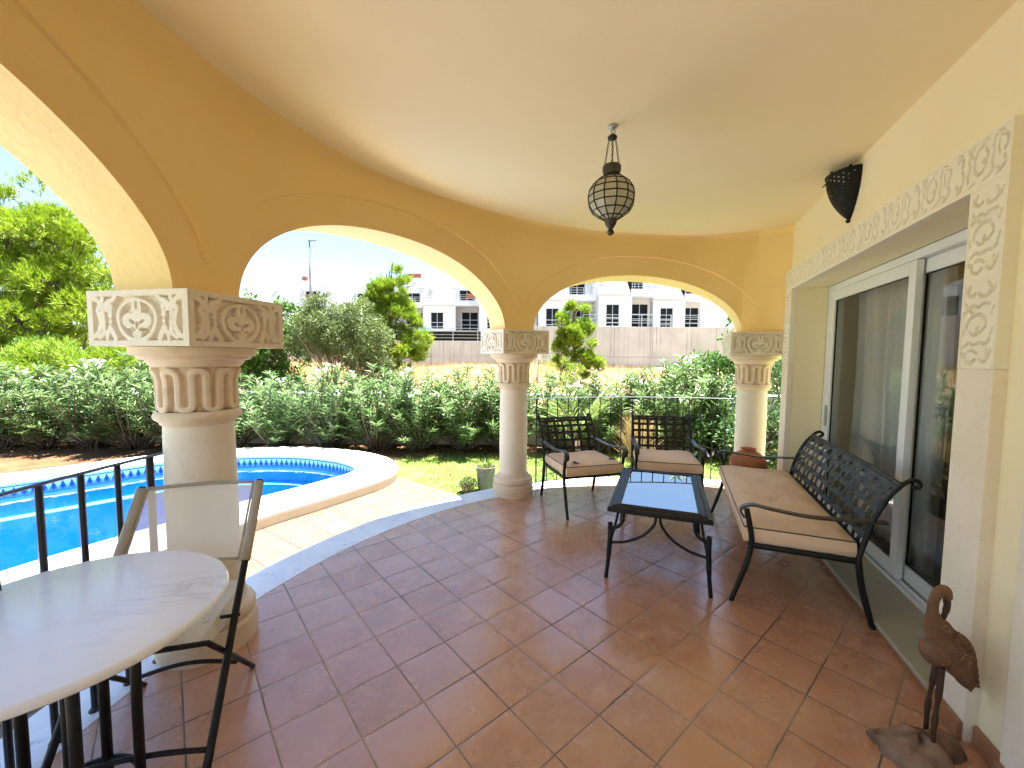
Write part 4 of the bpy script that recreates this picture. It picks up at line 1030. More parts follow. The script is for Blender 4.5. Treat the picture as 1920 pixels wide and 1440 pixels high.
# ---- shrubs
def stems_mesh(ends, rad, mat, parent, name='stem', bend=.15):
    b_ = MB()
    for (p0, p1) in ends:
        p0, p1 = Vector(p0), Vector(p1); m_ = p0.lerp(p1, .5) + Vector((rng.normal(0, bend), rng.normal(0, bend), 0)) * (p1 - p0).length * .4
        b_.tube(spline([p0, m_, p1], 3), [rad] * 3 + [rad * .75] * 3 + [rad * .5], 5)
    return b_.build(name, mat, parent, True)
def oleander(seed, H, Wd, ns, flower=None, dens=1.0):
    global rng
    rng = np.random.default_rng(seed); root = empty('oleander_shrub'); P, D, L = [], [], []; ends = []; tips = []
    for i in range(ns):
        a = rng.uniform(0, 2 * PI); r_ = Wd * math.sqrt(rng.random()) * .5; h = H * (rng.uniform(.62, 1.0) if rng.random() < .62 else rng.uniform(.25, .6)) * (1 - .25 * (r_ / (Wd * .5)) ** 2)
        p0 = np.array([.12 * math.cos(a) * rng.random(), .12 * math.sin(a) * rng.random(), 0]); p1 = np.array([r_ * math.cos(a), r_ * math.sin(a), h])
        ends.append((p0, p1)); nw = int((9 + 7 * h / H) * dens); ax = unit(p1 - p0 + np.array([0, 0, .35])); tips.append(p1)
        for k in range(nw):
            t = .30 + .70 * ((k + .5) / nw) ** .8; p = p0 + (p1 - p0) * t + np.array([0, 0, .10 * math.sin(PI * t)]) * H * .3
            m_ = 4 if k < nw - 2 else 6
            for q in range(m_):
                b_ = 2 * PI * q / m_ + k * 1.1 + rng.uniform(-.4, .4); rad = np.array([math.cos(b_), math.sin(b_), 0]); lift = .95 * t - .15 + rng.normal(0, .22)
                P.append(p); D.append(rad + ax * lift); L.append(rng.uniform(.11, .20))
    P, D, L = np.array(P), np.array(D), np.array(L)
    quads('foliage', leaves(P, D, L, L * rng.uniform(.15, .21, len(L)), None, .45, .10), LM['oleander'], root)
    stems_mesh(ends, .010, M['bark'], root)
    if flower:
        tp = [t for t in tips if t[2] > .6 * H]; F = []
        for t in tp:
            if rng.random() < flower[1]:
                for q in range(rng.integers(3, 8)):
                    c = t + rng.normal(0, .045, 3) + np.array([0, 0, .05]); nrm = unit(rng.normal(0, .6, 3) + np.array([0, -.5, .8])); s1 = unit(np.cross(nrm, rng.normal(size=3))); s2 = np.cross(nrm, s1)
                    for w_ in range(5):
                        a = 2 * PI * w_ / 5; dd = s1 * math.cos(a) + s2 * math.sin(a); sd = np.cross(nrm, dd)
                        F.append([c, c + dd * .022 + sd * .011 + nrm * .004, c + dd * .031, c + dd * .022 - sd * .011 + nrm * .004])
        if F: quads('blossoms', np.array(F), LM[flower[0]], root)
    return root
GRP = 'oleanders along the boundary wall'
protos = [oleander(101, 1.66, 1.55, 66, ('white_fl', .13)), oleander(102, 1.62, 1.5, 60, ('white_fl', .10)), oleander(103, 1.55, 1.4, 44, ('white_fl', .10), .9), oleander(104, 1.55, 1.4, 54, ('pink_fl', .18))]
spots = [(-10.4, 7.35, 0, 1.0, 'oleander with white flowers at the far left edge under the big pine'), (-9.45, 7.5, 1, 1.02, 'oleander second from the left edge below the big pine'),
 (-8.6, 7.45, 2, 1.06, 'thin oleander before the pierced wall left of the thick column'), (-7.8, 7.5, 0, .98, 'dense oleander below the tip of the pine branches'), (-7.0, 7.45, 1, 1.06, 'tall oleander just left of the thick column'),
 (-6.1, 7.5, 0, 1.0, 'oleander hidden mostly behind the thick column'), (-5.15, 7.5, 2, 1.0, 'sparse oleander just right of the thick column'), (-4.3, 7.45, 1, .92, 'small white flowering oleander above the pool end'),
 (-3.35, 7.5, 0, .95, 'round oleander in front of the grey green bush'), (-2.5, 7.5, 1, .95, 'oleander standing left of the fan palm in the field'), (-1.7, 7.45, 0, .96, 'dark oleander at the start of the lawn'),
 (-.9, 7.5, 1, 1.05, 'oleander above the zinc planter'), (-.15, 7.5, 0, 1.0, 'oleander directly behind the middle column'), (.75, 7.5, 2, .93, 'low oleander behind the left armchair'),
 (1.55, 7.5, 3, .96, 'pink flowering oleander behind the young palm'), (2.2, 7.5, 1, .93, 'oleander beside the globe lamp'), (2.95, 7.45, 0, 1.16, 'tallest oleander behind the right armchair'), (3.8, 7.55, 1, .9, 'oleander half covered by the blue plumbago')]
used = set()
for k, (x, y, pi_, s_, lab) in enumerate(spots):
    o = protos[pi_] if pi_ not in used else copy_tree(protos[pi_]); used.add(pi_)
    o.location = (x, y, LAWN - .01); o.rotation_euler = (0, 0, k * 2.399); o.scale = (s_ * (1 + .06 * math.sin(k * 3)), s_, s_ * (1.0 + .05 * math.sin(k * 5)))
    tag(o, lab, 'shrub', GRP)
rng = np.random.default_rng(5)
rd = oleander(140, 1.0, .5, 8, ('red_fl', .9)); rd.location = (-4.15, 8.7, .0); tag(rd, 'shrub with red blossoms showing over the boundary wall', 'shrub')

def shell_pts(blobs, n, inner=.55, zbias=0):
    vol = np.array([b_[3] * b_[4] * b_[5] for b_ in blobs]) ** (2 / 3); k = rng.choice(len(blobs), n, p=vol / vol.sum()); B = np.array(blobs)[k]
    dd = rdir(n); dd[:, 2] = dd[:, 2] + zbias; dd = unit(dd); r_ = inner + (1.04 - inner) * rng.random(n) ** .6
    r_ = r_ * (1 + .18 * np.sin(dd[:, 0] * 7 + k) * np.sin(dd[:, 2] * 6 + 2 * k))
    return B[:, :3] + dd * B[:, 3:6] * r_[:, None], dd
def bush(name, label, cat, loc, blobs, n, L, W, mat, trunk=True, flowers=None, twigs=0, group=None, spread=.9, outward=.7, twigmat='bark'):
    root = empty(name, loc, 0, label, cat, group)
    nc = max(20, n // 170); cc, cd = shell_pts(blobs, nc, .55); k = rng.integers(0, nc, n); avg = np.mean([q[3] for q in blobs]); cr = avg * rng.uniform(.22, .42, nc)
    dd = unit(rdir(n) + cd[k] * .5); p = cc[k] + dd * (cr[k] * (.3 + .7 * rng.random(n) ** .6))[:, None]; d = dd * outward + rdir(n) * spread + np.array([0, 0, .15])
    quads('foliage', leaves(p, d, rng.uniform(*L, n), rng.uniform(*W, n)), LM[mat], root)
    ends = []
    for b_ in blobs: ends.append(((0, 0, 0), tuple(np.array(b_[:3]) * .9)))
    for _ in range(twigs):
        b_ = blobs[rng.integers(len(blobs))]; q = np.array(b_[:3]) + rdir(1)[0] * np.array(b_[3:6]) * .95; st0 = np.array(b_[:3]) * rng.uniform(.2, .8); ends.append((tuple(st0), tuple(q)))
    if trunk: stems_mesh(ends, .05 if cat == 'tree' else .02, M[twigmat], root, 'branches' if cat != 'tree' else 'trunk')
    if flowers:
        p, dd = shell_pts(blobs, flowers[1], .95); k = dd[:, 1] < .4; p = p[k]; F = []
        for c in p:
            for q in range(5):
                cc = c + rng.normal(0, .03, 3); nrm = rdir(1)[0]; s1 = unit(np.cross(nrm, rng.normal(size=3))); s2 = np.cross(nrm, s1)
                for w_ in range(5):
                    a = 2 * PI * w_ / 5; e_ = s1 * math.cos(a) + s2 * math.sin(a); sd = np.cross(nrm, e_); F.append([cc, cc + e_ * .012 + sd * .007, cc + e_ * .018, cc + e_ * .012 - sd * .007])
        quads('blossoms', np.array(F), LM[flowers[0]], root)
    return root
def pine(name, label, loc, blobs, ntuft, blades, L, mat, trunk_r=.12, group=None, up=.55, Wn=.010):
    root = empty(name, loc, 0, label, 'tree', group)
    nc = max(24, ntuft // 48); cc, cd = shell_pts(blobs, nc, .50); k = rng.integers(0, nc, ntuft); avg = np.mean([q[3] for q in blobs]); cr = avg * rng.uniform(.20, .36, nc)
    dd = unit(rdir(ntuft) + cd[k] * .55); p = cc[k] + dd * (cr[k] * (.35 + .65 * rng.random(ntuft) ** .6))[:, None] * np.array([1.15, 1.15, .75])
    base = unit(dd * .7 + cd[k] * .5 + np.array([0, 0, up]) + rdir(ntuft) * .3)
    P = np.repeat(p, blades, 0); D = unit(np.repeat(base, blades, 0) + rdir(ntuft * blades) * .62); P = P + np.repeat(base, blades, 0) * rng.uniform(-.12, .10, (len(P), 1)); n = len(P)
    quads('crown', leaves(P, D, rng.uniform(L[0], L[1], n), np.full(n, Wn), None, .4), LM[mat], root)
    b_ = MB(); top = max(blobs, key=lambda q: q[2]); b_.tube(spline([(0, 0, -.3), (.05, 0, top[2] * .35), (top[0] * .6, top[1] * .6, top[2] * .7), (top[0], top[1], top[2] + top[5] * .6)], 5), [trunk_r * (1 - .055 * k) for k in range(16)], 8)
    for q in blobs: b_.tube(spline([(0, 0, max(.3, q[2] * .5)), (q[0] * .5, q[1] * .5, q[2] * .75), (q[0], q[1], q[2])], 4), [trunk_r * .4] * 5 + [trunk_r * .2] * 4, 6)
    for _ in range(len(blobs) * 5):
        q = blobs[rng.integers(len(blobs))]; e_ = np.array(q[:3]) + rdir(1)[0] * np.array(q[3:6]) * .9; b_.tube([tuple(np.array(q[:3]) * .8), tuple((np.array(q[:3]) + e_) / 2), tuple(e_)], [.022, .016, .006], 5)
    b_.build('trunk', M['bark'], root, True); return root

pine('pine_tree', 'big yellow green pine filling the left arch', (-15.2, 13.2, .0), [(0, 0, 2.6, 2.6, 2.2, 1.3), (-1.8, .2, 3.6, 2.2, 1.9, 1.3), (1.6, -.2, 3.4, 1.5, 1.4, 1.1), (.3, 0, 4.4, 2.1, 1.8, 1.2), (-1.3, .3, 5.3, 1.9, 1.6, 1.1), (1.2, 0, 5.0, 1.35, 1.3, 1.1), (.6, .2, 5.9, 1.1, 1.0, .8), (-1.2, 0, 6.3, 1.0, .9, .7), (2.1, -.6, 1.9, 1.2, 1.2, .7), (-2.8, -.4, 1.9, 1.8, 1.6, .9)], 9500, 13, (.12, .24), 'pine', .2, Wn=.022)
pine('pine_tree', 'dark pine partly hidden behind the big left pine', (-19.5, 17, .2), [(0, 0, 3.2, 2.6, 2.2, 1.8), (.6, 0, 5.2, 2.0, 1.8, 1.6), (-1.5, 0, 4.5, 2.0, 2, 1.6)], 3000, 10, (.16, .30), 'pine', .18, Wn=.028)
pine('pine_tree', 'low spreading pine branch above the oleanders left of the thick column', (-10.2, 9.9, -.1), [(-.9, 0, 1.35, 1.2, .8, .42), (.7, -.1, 1.55, 1.1, .8, .38), (-2.2, .2, 1.25, 1.0, .8, .4)], 2600, 12, (.10, .2), 'limepine', .07, Wn=.016)
bush('leafy_bush', 'mass of mid green scrub under the big pine behind the pierced wall', 'bush', (-12.6, 10.6, -.05), [(-1.6, 0, .7, 1.5, .9, .8), (.4, 0, .8, 1.3, .9, .9), (2.0, .2, .6, 1.0, .8, .75), (-3.4, .1, .8, 1.4, .9, .9)], 18000, (.09, .15), (.035, .06), 'bright', twigs=15)
px_ = at(730, 600, 16)
pine('pine_tree', 'bright lime green young pine in front of the white houses', (px_.x, 16, .3), [(0, 0, 1.6, 1.25, 1.1, .9), (.25, 0, 2.4, 1.15, 1.0, .8), (-.15, 0, 3.1, .95, .85, .75), (.05, 0, 3.8, .68, .6, .65), (.02, 0, 4.45, .36, .34, .55), (-.6, -.2, 2.0, .8, .7, .6), (.65, -.2, 1.7, .7, .7, .7)], 5200, 12, (.12, .22), 'limepine', .1, Wn=.020)
px_ = at(1076, 640, 17)
pine('pine_tree', 'small conical green pine before the concrete wall', (px_.x, 17, .4), [(0, 0, 1.3, .95, .85, .7), (.1, 0, 1.95, .86, .75, .6), (-.05, 0, 2.5, .66, .6, .55), (.0, 0, 3.0, .42, .4, .45), (.45, -.3, .9, .6, .55, .55)], 3600, 12, (.11, .2), 'limepine', .08, Wn=.018)
bush('leafy_bush', 'dense dark green bush left of the grey tangled bush', 'bush', (-8.5, 14.0, .2), [(-.5, 0, 1.0, 1.3, 1.1, 1.0), (.6, -.2, 1.3, 1.1, 1.0, 1.1), (-.7, .1, 2.1, 1.0, .9, .8), (.45, 0, 2.5, .85, .8, .65), (-1.6, 0, 1.2, 1.0, .9, .9), (-.35, 0, 2.95, .3, .3, .5)], 22000, (.10, .18), (.045, .08), 'bright', twigs=20)
bush('tangled_bush', 'grey green tangled bush with bare pale twigs', 'bush', (-5.75, 13.3, .2), [(-.35, 0, 2.3, 1.0, .9, .75), (.65, -.1, 2.0, 1.05, .9, .8), (1.15, -.2, 1.05, .85, .8, .8), (.15, 0, 2.8, .8, .7, .55), (-.85, 0, 2.0, .6, .6, .6), (1.5, -.3, .6, .7, .6, .5)], 30000, (.08, .16), (.022, .038), 'olive', twigs=90, twigmat='twig')
bush('leafy_bush', 'rounded bright green bush behind the tallest oleander', 'bush', (4.75, 9.9, -.05), [(0, 0, .9, 1.1, .9, .85), (.9, 0, .9, 1.0, .9, .8), (-.6, -.1, .7, .7, .7, .7)], 16000, (.07, .12), (.035, .06), 'bright', twigs=20)
bush('leafy_bush', 'very dark bush right of the rounded bush', 'bush', (6.5, 9.4, -.05), [(0, 0, .8, 1.2, 1.0, .95), (1.5, 0, 1.0, 1.2, 1.0, 1.1)], 9000, (.07, .13), (.04, .07), 'dark', twigs=12)
bush('plumbago', 'plumbago bush with pale blue flowers behind the stained column', 'shrub', (4.05, 6.95, LAWN), [(0, 0, .55, .85, .6, .6), (.75, .1, .65, .8, .6, .7), (.1, .05, 1.05, .6, .5, .42), (.95, .15, 1.25, .7, .55, .5), (-.55, 0, .35, .5, .45, .4), (1.9, .2, .9, .9, .6, .9)], 17000, (.045, .085), (.020, .036), 'plumbago', twigs=30, flowers=('blue_fl', 130))
fp = at(1368, 616, 9.2)
bush('rubber_tree', 'broad leaved tree top showing beside the right arch', 'tree', (fp.x + .35, 9.2, -.1), [(-.15, 0, 2.30, .42, .35, .26), (.45, .1, 2.5, .5, .4, .35), (.2, .1, 2.05, .35, .35, .25)], 420, (.12, .20), (.05, .08), 'bright', twigs=10)
# fan palm in the field, young palm by the railing
def fan(name, label, loc, nfr, L, Lr, mat, rise, trunk_h, feather, cat='palm'):
    root = empty(name, loc, 0, label, cat); b_ = MB(); P, D, LL, WW = [], [], [], []
    for i in range(nfr):
        a = 2 * PI * i / nfr + rng.uniform(-.3, .3); el = rise * rng.uniform(.45, 1.25); n_ = 14
        mids = [Vector((0, 0, trunk_h))]; dirv = Vector((math.cos(a) * math.cos(el), math.sin(a) * math.cos(el), math.sin(el))); l_ = L * rng.uniform(.75, 1.1)
        for k in range(1, n_ + 1):
            dirv = (dirv - Vector((0, 0, .055 if feather else .02))).normalized(); mids.append(mids[-1] + dirv * l_ / n_)
        b_.tube(mids, [.010 * (1 - .05 * k) for k in range(n_ + 1)], 5)
        if feather:
            for k in range(3, n_ + 1):
                for sg in (-1, 1):
                    for off_ in (0, .5):
                        p = mids[k - 1].lerp(mids[k], off_); T = (mids[k] - mids[k - 1]).normalized(); S = T.cross(Vector((0, 0, 1))).normalized(); P.append(p); D.append(T * .75 + S * sg * .8 + Vector((0, 0, .10))); LL.append(Lr * (.5 + .5 * math.sin(PI * (k / n_) ** .8)) * rng.uniform(.8, 1.1)); WW.append(.016)
        else:
            T = (mids[-1] - mids[-2]).normalized(); S = T.cross(Vector((0, 0, 1))).normalized(); U = S.cross(T)
            for k in range(15):
                t = (k - 7) / 7 * 1.25; P.append(mids[-1]); D.append(T * math.cos(t) + S * math.sin(t) + U * .15); LL.append(Lr * rng.uniform(.8, 1.05)); WW.append(.035)
    quads('fronds', leaves(np.array([tuple(p) for p in P]), np.array([tuple(p) for p in D]), np.array(LL), np.array(WW), None, .4, .12), LM[mat], root)
    b_.tube([(0, 0, -.05), (0, 0, trunk_h * .5), (0, 0, trunk_h)], [.07, .065, .05], 8); b_.build('trunk', M['bark'], root, True); return root
fan('fan_palm', 'small fan palm in dry grass below the concrete wall', tuple(at(770, 692, 18.5)), 13, .65, .55, 'dark', 1.0, .25, False)
fan('young_palm', 'young feathery palm just behind the railing', (1.05, 6.5, LAWN), 7, 1.2, .30, 'palm', 1.25, .45, True)
# dry shrub behind the railing
n = 900; root = empty('dry_shrub', (1.98, 6.3, LAWN), 0, 'dry straw coloured shrub behind the railing between the armchairs', 'shrub')
a = rng.uniform(0, 2 * PI, n); p0 = np.stack([.16 * np.cos(a) * rng.random(n), .16 * np.sin(a) * rng.random(n), rng.uniform(0, .62, n) ** 1.0], 1); d = np.stack([np.cos(a) * rng.uniform(.1, .9, n), np.sin(a) * rng.uniform(.1, .9, n), rng.uniform(.5, 1.5, n)], 1)
quads('stems', leaves(p0, d, rng.uniform(.14, .48, n), np.full(n, .008), None, .4), LM['straw'], root)
# weeds in the waste ground
bush('yellow_bush', 'yellowish broom bush right of the middle column', 'bush', tuple(at(1050, 715, 12.5)), [(0, 0, .25, .55, .5, .42), (.55, 0, .30, .4, .4, .35)], 2600, (.05, .12), (.008, .014), 'limepine', twigs=15)
bush('straw_bush', 'pale straw coloured bush beside the middle column', 'bush', tuple(at(1008, 722, 12.0)), [(0, 0, .35, .65, .5, .5), (-.7, .2, .25, .5, .4, .35)], 2800, (.06, .14), (.008, .014), 'straw', twigs=15, twigmat='twig')

# ---- waste ground rising to the retaining wall
WY = 27.0
def field_z(x, y): 
    t = (y - 8.3) / (WY - 8.3); return -.05 + 1.15 * t + .10 * math.sin(x * .5 + y * .3) * t + .05 * math.sin(x * 1.3) * t
b_ = MB(); b_.grid(lambda i, j: Vector((-60 + 120 * i / 80, 8.2 + (WY + 1.5 - 8.2) * j / 24, field_z(-60 + 120 * i / 80, 8.2 + (WY + 1.5 - 8.2) * j / 24))), 81, 25)
tag(b_.build('waste_ground', M['dry'], None, True), kind='structure')
n = 26000; x = rng.uniform(-22, 9, n); y = rng.uniform(9.5, WY - .2, n); z = np.array([field_z(a, b) for a, b in zip(x, y)])
d = np.stack([rng.normal(0, .45, n), rng.normal(0, .45, n), np.ones(n)], 1)
tag(quads('dry_grass', leaves(np.stack([x, y, z - .02], 1), d, rng.uniform(.15, .55, n), rng.uniform(.012, .026, n), None, .3), LM['straw']), kind='stuff')
PZ = 3.35
b_ = MB(); b_.add([(-400, WY + .35, PZ), (400, WY + .35, PZ), (400, 900, PZ + 4), (-400, 900, PZ + 4)], [(0, 1, 2, 3)]); tag(b_.build('building_plateau', M['pale_ground']), kind='structure')
def zat(py, Y): return at(960, py, Y).z
rw = empty('retaining_wall', (0, WY, 0), 0, 'low stretch of stained concrete retaining wall beside the fan palm', 'wall')
b_ = MB(); z1 = zat(640, WY); zs_ = zat(668, WY); b_.bbox(-60, -.4, 0, .35, .2, zs_ - .012, .01); b_.bbox(-60, -.4, .01, .35, zs_ + .012, z1, .01); b_.box(-60, -.4, .03, .34, zs_ - .02, zs_ + .02)
b_.build('panel', M['concrete'], rw)
rw2 = empty('retaining_wall', (0, WY - .6, 0), 0, 'tall streaked concrete retaining wall seen through the right arch', 'wall')
z1b = zat(611, WY - .6); zsb = zat(668, WY - .6); b_ = MB(); b_.bbox(-.9, 40, 0, .35, .2, zsb - .012, .01); b_.box(-.9, 40, .05, .34, zsb - .02, zsb + .02)
x = -.9
while x < 40: b_.bbox(x + .006, x + 2.49, .012, .35, zsb + .012, z1b, .008); x += 2.5
b_.build('panel', M['concrete'], rw2)
def wall_rail(label, x0, x1, y, z, h, nr, step):
    root = empty('metal_railing', (0, y, z), 0, label, 'railing'); x = x0
    while x <= x1 + .01:
        p_ = MB(); p_.box(x - .025, x + .025, -.02, .02, 0, h); p_.build('post', M['steel'], root); x += step
    for k in range(nr):
        p_ = MB(); zz_ = h * (k + 1) / nr; p_.box(x0, x1, -.045, -.021, zz_ - .02, zz_ + .015); p_.build('rail', M['steel'], root)
wall_rail('grey steel railing on top of the low concrete wall', -15.5, -.6, WY + .2, z1, .85, 4, 1.65)
wall_rail('grey steel railing on top of the tall concrete wall', 4.6, 16, WY - .4, z1b, .78, 3, 1.9)
sg = at(744, 649, WY - .05); s_ = empty('notice_board', (sg.x, WY - .06, sg.z), 0, 'small yellow notice board fixed to the concrete wall', 'sign')
b_ = MB(); b_.bbox(-.36, .36, 0, .03, -.19, .19, .004); b_.build('board', M['sign'], s_)
b_ = MB()
for (u, v, a, w_) in ((-.14, .06, .5, .05), (-.02, -.02, -.4, .06), (.12, .05, .9, .05), (.05, -.10, .1, .09), (-.20, -.08, -.3, .05)): b_.box(-w_, w_, -.006, -.001, -.018, .018, Matrix.Translation((u, 0, v)) @ Matrix.Rotation(a, 4, 'Y'))
b_.build('marking', M['bark'], s_)
lpz = at(580, 452, 34); lb = PZ + .1
lm_ = empty('lamp_post', (lpz.x, 34, lb), 0, 'tall slim steel street lamp rising above the grey bush', 'street lamp')
b_ = MB(); hh = lpz.z - lb; b_.tube([(0, 0, 0), (0, 0, hh * .5), (0, 0, hh)], [.10, .085, .06], 10); b_.build('pole', M['zinc'], lm_, True)
b_ = MB(); b_.bbox(-.14, .60, -.12, .12, hh - .02, hh + .09, .03, Matrix.Rotation(R(12), 4, 'Y') @ Matrix.Translation((-.0 - .21 * hh * 0, 0, 0))) if False else b_.bbox(-.10, .60, -.12, .12, hh - .02, hh + .08, .03); b_.build('lamp_head', M['zinc'], lm_)

# ---- terraced houses
def house_unit():
    h = empty('terraced_house'); W = 6.6
    def part(name, mat, *boxes, **k):
        b_ = MB()
        for q in boxes: b_.box(*q)
        return b_.build(name, M[mat], k.get('parent', h))
    part('lower_wall', 'white_render', (.2, 1.05, 0, .3, 0, 4.05), (2.5, 3.9, 0, .3, 0, 4.05), (1.05, 2.5, 0, .3, 0, 1.4), (1.05, 2.5, 0, .3, 3.25, 4.05), (3.6, 3.9, .3, 7, 0, 4.05), (.2, .5, .3, 7, 0, 4.05))
    part('bay_wall', 'shaded_render', (3.9, 4.35, 2.0, 2.3, 1.25, 3.95), (6.35, 6.6, 2.0, 2.3, 1.25, 3.95), (4.35, 6.35, 2.0, 2.3, 3.45, 3.95))
    part('porch_wall', 'shaded_render', (3.9, 6.6, .3, .5, .95, 1.30), (3.9, 4.3, .3, .5, 0, .95), (6.3, 6.6, .3, .5, 0, .95))
    wi = part('window', 'steel', (1.05, 1.10, .10, .16, 1.4, 3.25), (2.45, 2.5, .10, .16, 1.4, 3.25), (1.75, 1.80, .10, .16, 1.4, 3.25), (1.10, 2.45, .11, .15, 2.10, 2.16), (1.10, 2.45, .11, .15, 1.68, 1.73), (1.10, 2.45, .10, .16, 3.20, 3.25))
    part('pane', 'unlit_inside', (1.08, 2.47, .18, .22, 1.42, 3.23), parent=wi)
    bd_ = part('balcony_door', 'steel', (4.35, 4.41, 2.02, 2.10, 1.31, 3.45), (6.29, 6.35, 2.02, 2.10, 1.31, 3.45), (5.32, 5.38, 2.02, 2.10, 1.31, 3.45), (4.0, 6.55, .38, .42, 2.42, 2.46), (4.0, 6.55, .38, .42, 1.88, 1.92))
    part('pane', 'unlit_inside', (4.37, 6.33, 2.15, 2.20, 1.3, 3.44), parent=bd_)
    part('porch_shade', 'unlit_inside', (4.3, 6.3, .55, .6, 0, .95))  # dark sheet, porch shade put in as colour
    part('balcony', 'white_render', (3.7, 6.75, -.25, 2.6, 3.96, 4.12), (3.7, 6.75, -.25, -.10, 4.12, 4.52))
    b_ = MB()
    for k in range(15): y0 = -.3 + k * .20; b_.box(.3, 3.66, y0, y0 + .19, 4.06 + k * .145, 4.16 + k * .145)
    b_.build('louvred_roof', M['white_render'], h)
    part('eave', 'shaded_render', (.1, 3.68, -.45, -.02, 3.92, 4.04))
    part('upper_wall', 'white_render', (3.2, 4.0, 2.6, 2.9, 4.13, 6.65), (5.9, 6.6, 2.6, 2.9, 4.13, 6.65), (4.0, 5.9, 2.6, 2.9, 6.05, 6.65), (3.2, 3.5, 2.9, 7, 4.1, 6.65), (.3, 3.2, 2.7, 2.95, 6.0, 6.5))
    ud = part('upper_door', 'steel', (4.0, 4.06, 2.62, 2.68, 4.13, 6.05), (5.84, 5.9, 2.62, 2.68, 4.13, 6.05), (4.9, 4.95, 2.62, 2.68, 4.13, 6.05))
    part('pane', 'unlit_inside', (4.02, 5.88, 2.72, 2.76, 4.13, 6.04), parent=ud)
    part('roof', 'white_render', (3.1, 6.6, 2.5, 7.2, 6.66, 6.80), (.2, 3.1, 2.95, 7, 6.3, 6.4))
    b_ = MB()
    for k in range(3): b_.box(3.75, 6.7, -.19, -.16, 4.70 + k * .22, 4.73 + k * .22)
    for k in range(5): b_.box(3.8 + k * .7, 3.84 + k * .7, -.195, -.155, 4.53, 5.17)
    b_.build('balcony_railing', M['steel'], h)
    b_ = MB()
    poly = [(-.3, 3.9), (7.2, 3.9), (7.2, 7.5), (4.2, 7.5), (3.0, 7.2), (-.3, 4.6)]
    b_.add([(.02, y, z) for y, z in poly] + [(.22, y, z) for y, z in poly], [tuple(range(6)), tuple(range(11, 5, -1))] + [(i, 6 + i, 6 + (i + 1) % 6, (i + 1) % 6) for i in range(6)]); b_.build('party_wall', M['white_render'], h)
    b_ = MB()
    for k in range(7): b_.box(.35, 1.1, .4 + k * .3, .66 + k * .3, 4.7 + k * .25, 4.76 + k * .25)
    b_.build('outside_stair', M['concrete'], h)
    for (x, y, r_, t) in ((4.35, 3.6, .27, 8.55), (5.55, 4.4, .22, 8.0)):
        c_ = part('chimney', 'white_render', (x - r_, x + r_, y - r_, y + r_, 6.81, t)); part('cap', 'white_render', (x - r_ * .8, x + r_ * .8, y - r_ * .8, y + r_ * .8, t + .002, t + .2), parent=c_)
    return h
hl = {-5: 'white terraced house half hidden by the thick column', -4: 'white terraced house left of the street lamp with red bricks on its balcony', -3: 'white terraced house directly right of the street lamp', -2: 'white terraced house behind the lime green pine',
      -1: 'white terraced house whose lower window shows right of the lime green pine', 0: 'white terraced house above the carved block of the middle column', 1: 'white terraced house with a window left of the conical pine', 2: 'white terraced house in the middle of the right arch', 3: 'white terraced house at the right end of the right arch'}
h0 = house_unit(); HY = 45.0
for q, k in enumerate(range(-5, 4)):
    h = h0 if q == 0 else copy_tree(h0); h.scale.z = (1.25, 1.19, 1.30)[k % 3] if k >= 1 else (1.0, .95, 1.04)[k % 3]; h.location = (-10.45 + 6.6 * k + 6.6, HY + (0, 1.5, .5, 2.1)[k % 4] + max(0, -k - 1) * 1.5, PZ + (.0 if k > -2 else .15)); tag(h, hl[k], 'house', 'row of white terraced houses')
def bricks(label, px, py, Y, nz, w_):
    p = at(px, py, Y); root = empty('brick_stack', (p.x, Y, p.z), 0, label, 'bricks'); b_ = MB()
    for k in range(nz):
        for i in range(int(w_ / .3)): b_.box(-w_ / 2 + i * .3 + .01, -w_ / 2 + i * .3 + .29, -.2 + .02 * math.sin(k + i), .2, k * .16, k * .16 + .15)
    b_.build('bricks', M['brick'], root)
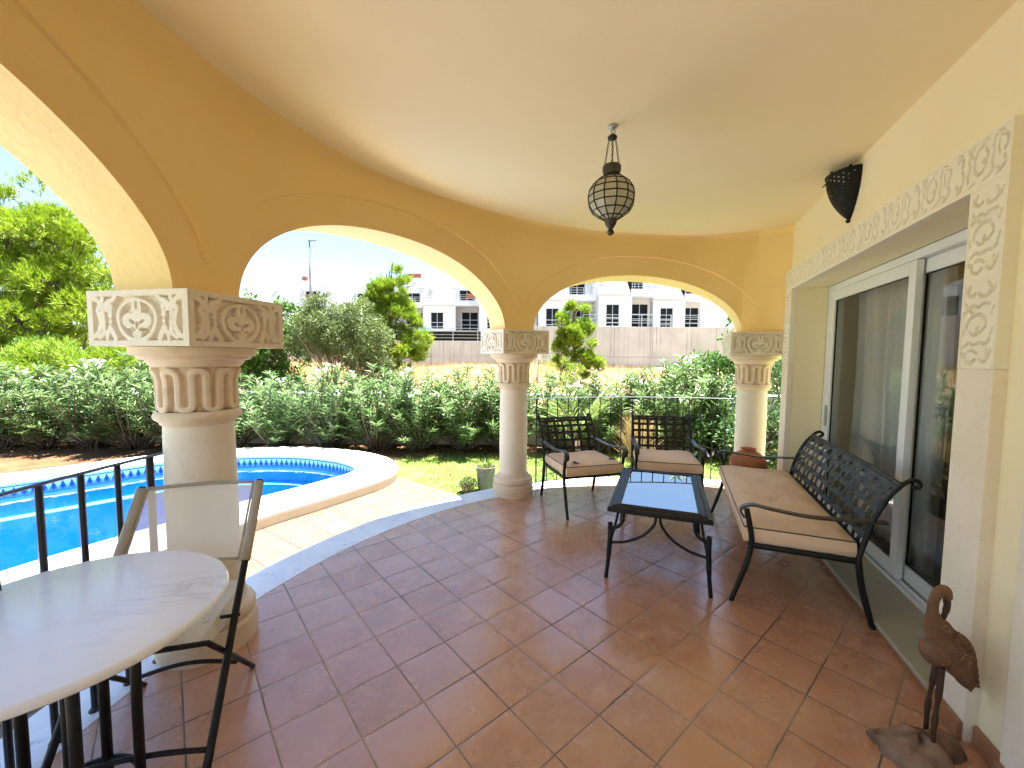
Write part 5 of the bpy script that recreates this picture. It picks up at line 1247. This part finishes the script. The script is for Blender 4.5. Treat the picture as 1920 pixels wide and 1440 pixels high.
bricks('stack of red bricks on the balcony behind the street lamp', 585, 563, 45.2, 4, 1.2); bricks('small stack of red bricks on the roof left of the street lamp', 572, 526, 50.4, 3, .6)
bricks('red bricks on a balcony near the curve of the middle arch', 884, 559, 45.4, 3, 1.2); bricks('stack of pale red bricks on the roof right of the lime green pine', 778, 521, 49, 3, 1.5)
bl = at(796, 632, 40); b_ = MB(); b_.bbox(bl.x - .75, bl.x + .75, 40, 40.05, PZ + .1, PZ + 1.1, .01); tag(b_.build('blue_panel', M['blue_board']), 'flat blue site panel standing behind the steel railing', 'panel')

# ---- planters beside the kerb
zb = empty('zinc_planter', (-.335, 5.23, LAWN), 0, 'tall weathered zinc bucket planted with a spiky plant', 'planter')
b_ = MB(); b_.lathe([(.098, .0), (.100, .01), (.128, .315), (.134, .318), (.134, .328), (.126, .328), (.120, .29)], 32, capt=False); b_.build('bucket', M['zinc'], zb, True, 40)
b_ = MB(); b_.lathe([(.121, .285), (.001, .292)], 24, capb=False, capt=False); b_.build('potting_soil', M['soil'], zb)
n = 46; a = rng.uniform(0, 2 * PI, n); quads('spiky_leaves', leaves(np.stack([.03 * np.cos(a), .03 * np.sin(a), np.full(n, .285)], 1), np.stack([np.cos(a) * rng.uniform(.2, 1.1, n), np.sin(a) * rng.uniform(.2, 1.1, n), rng.uniform(.5, 1.1, n)], 1), rng.uniform(.10, .22, n), np.full(n, .014), None, .3, .1), LM['palm'], zb)
sp_ = empty('small_pot', (-.56, 5.14, LAWN), 0, 'low brown pot with a grey green succulent beside the zinc bucket', 'planter')
b_ = MB(); b_.lathe([(.06, 0), (.085, .09), (.092, .092), (.092, .11), (.082, .11), (.078, .09)], 24, capt=False); b_.build('pot', M['wood_pale'], sp_, True, 40)
n = 420; dd = rdir(n); dd[:, 2] = np.abs(dd[:, 2]); quads('succulent_leaves', leaves(np.array([0, 0, .09]) + dd * np.array([.10, .10, .09]), dd + rdir(n) * .5, rng.uniform(.025, .05, n), np.full(n, .016)), LM['olive'], sp_)
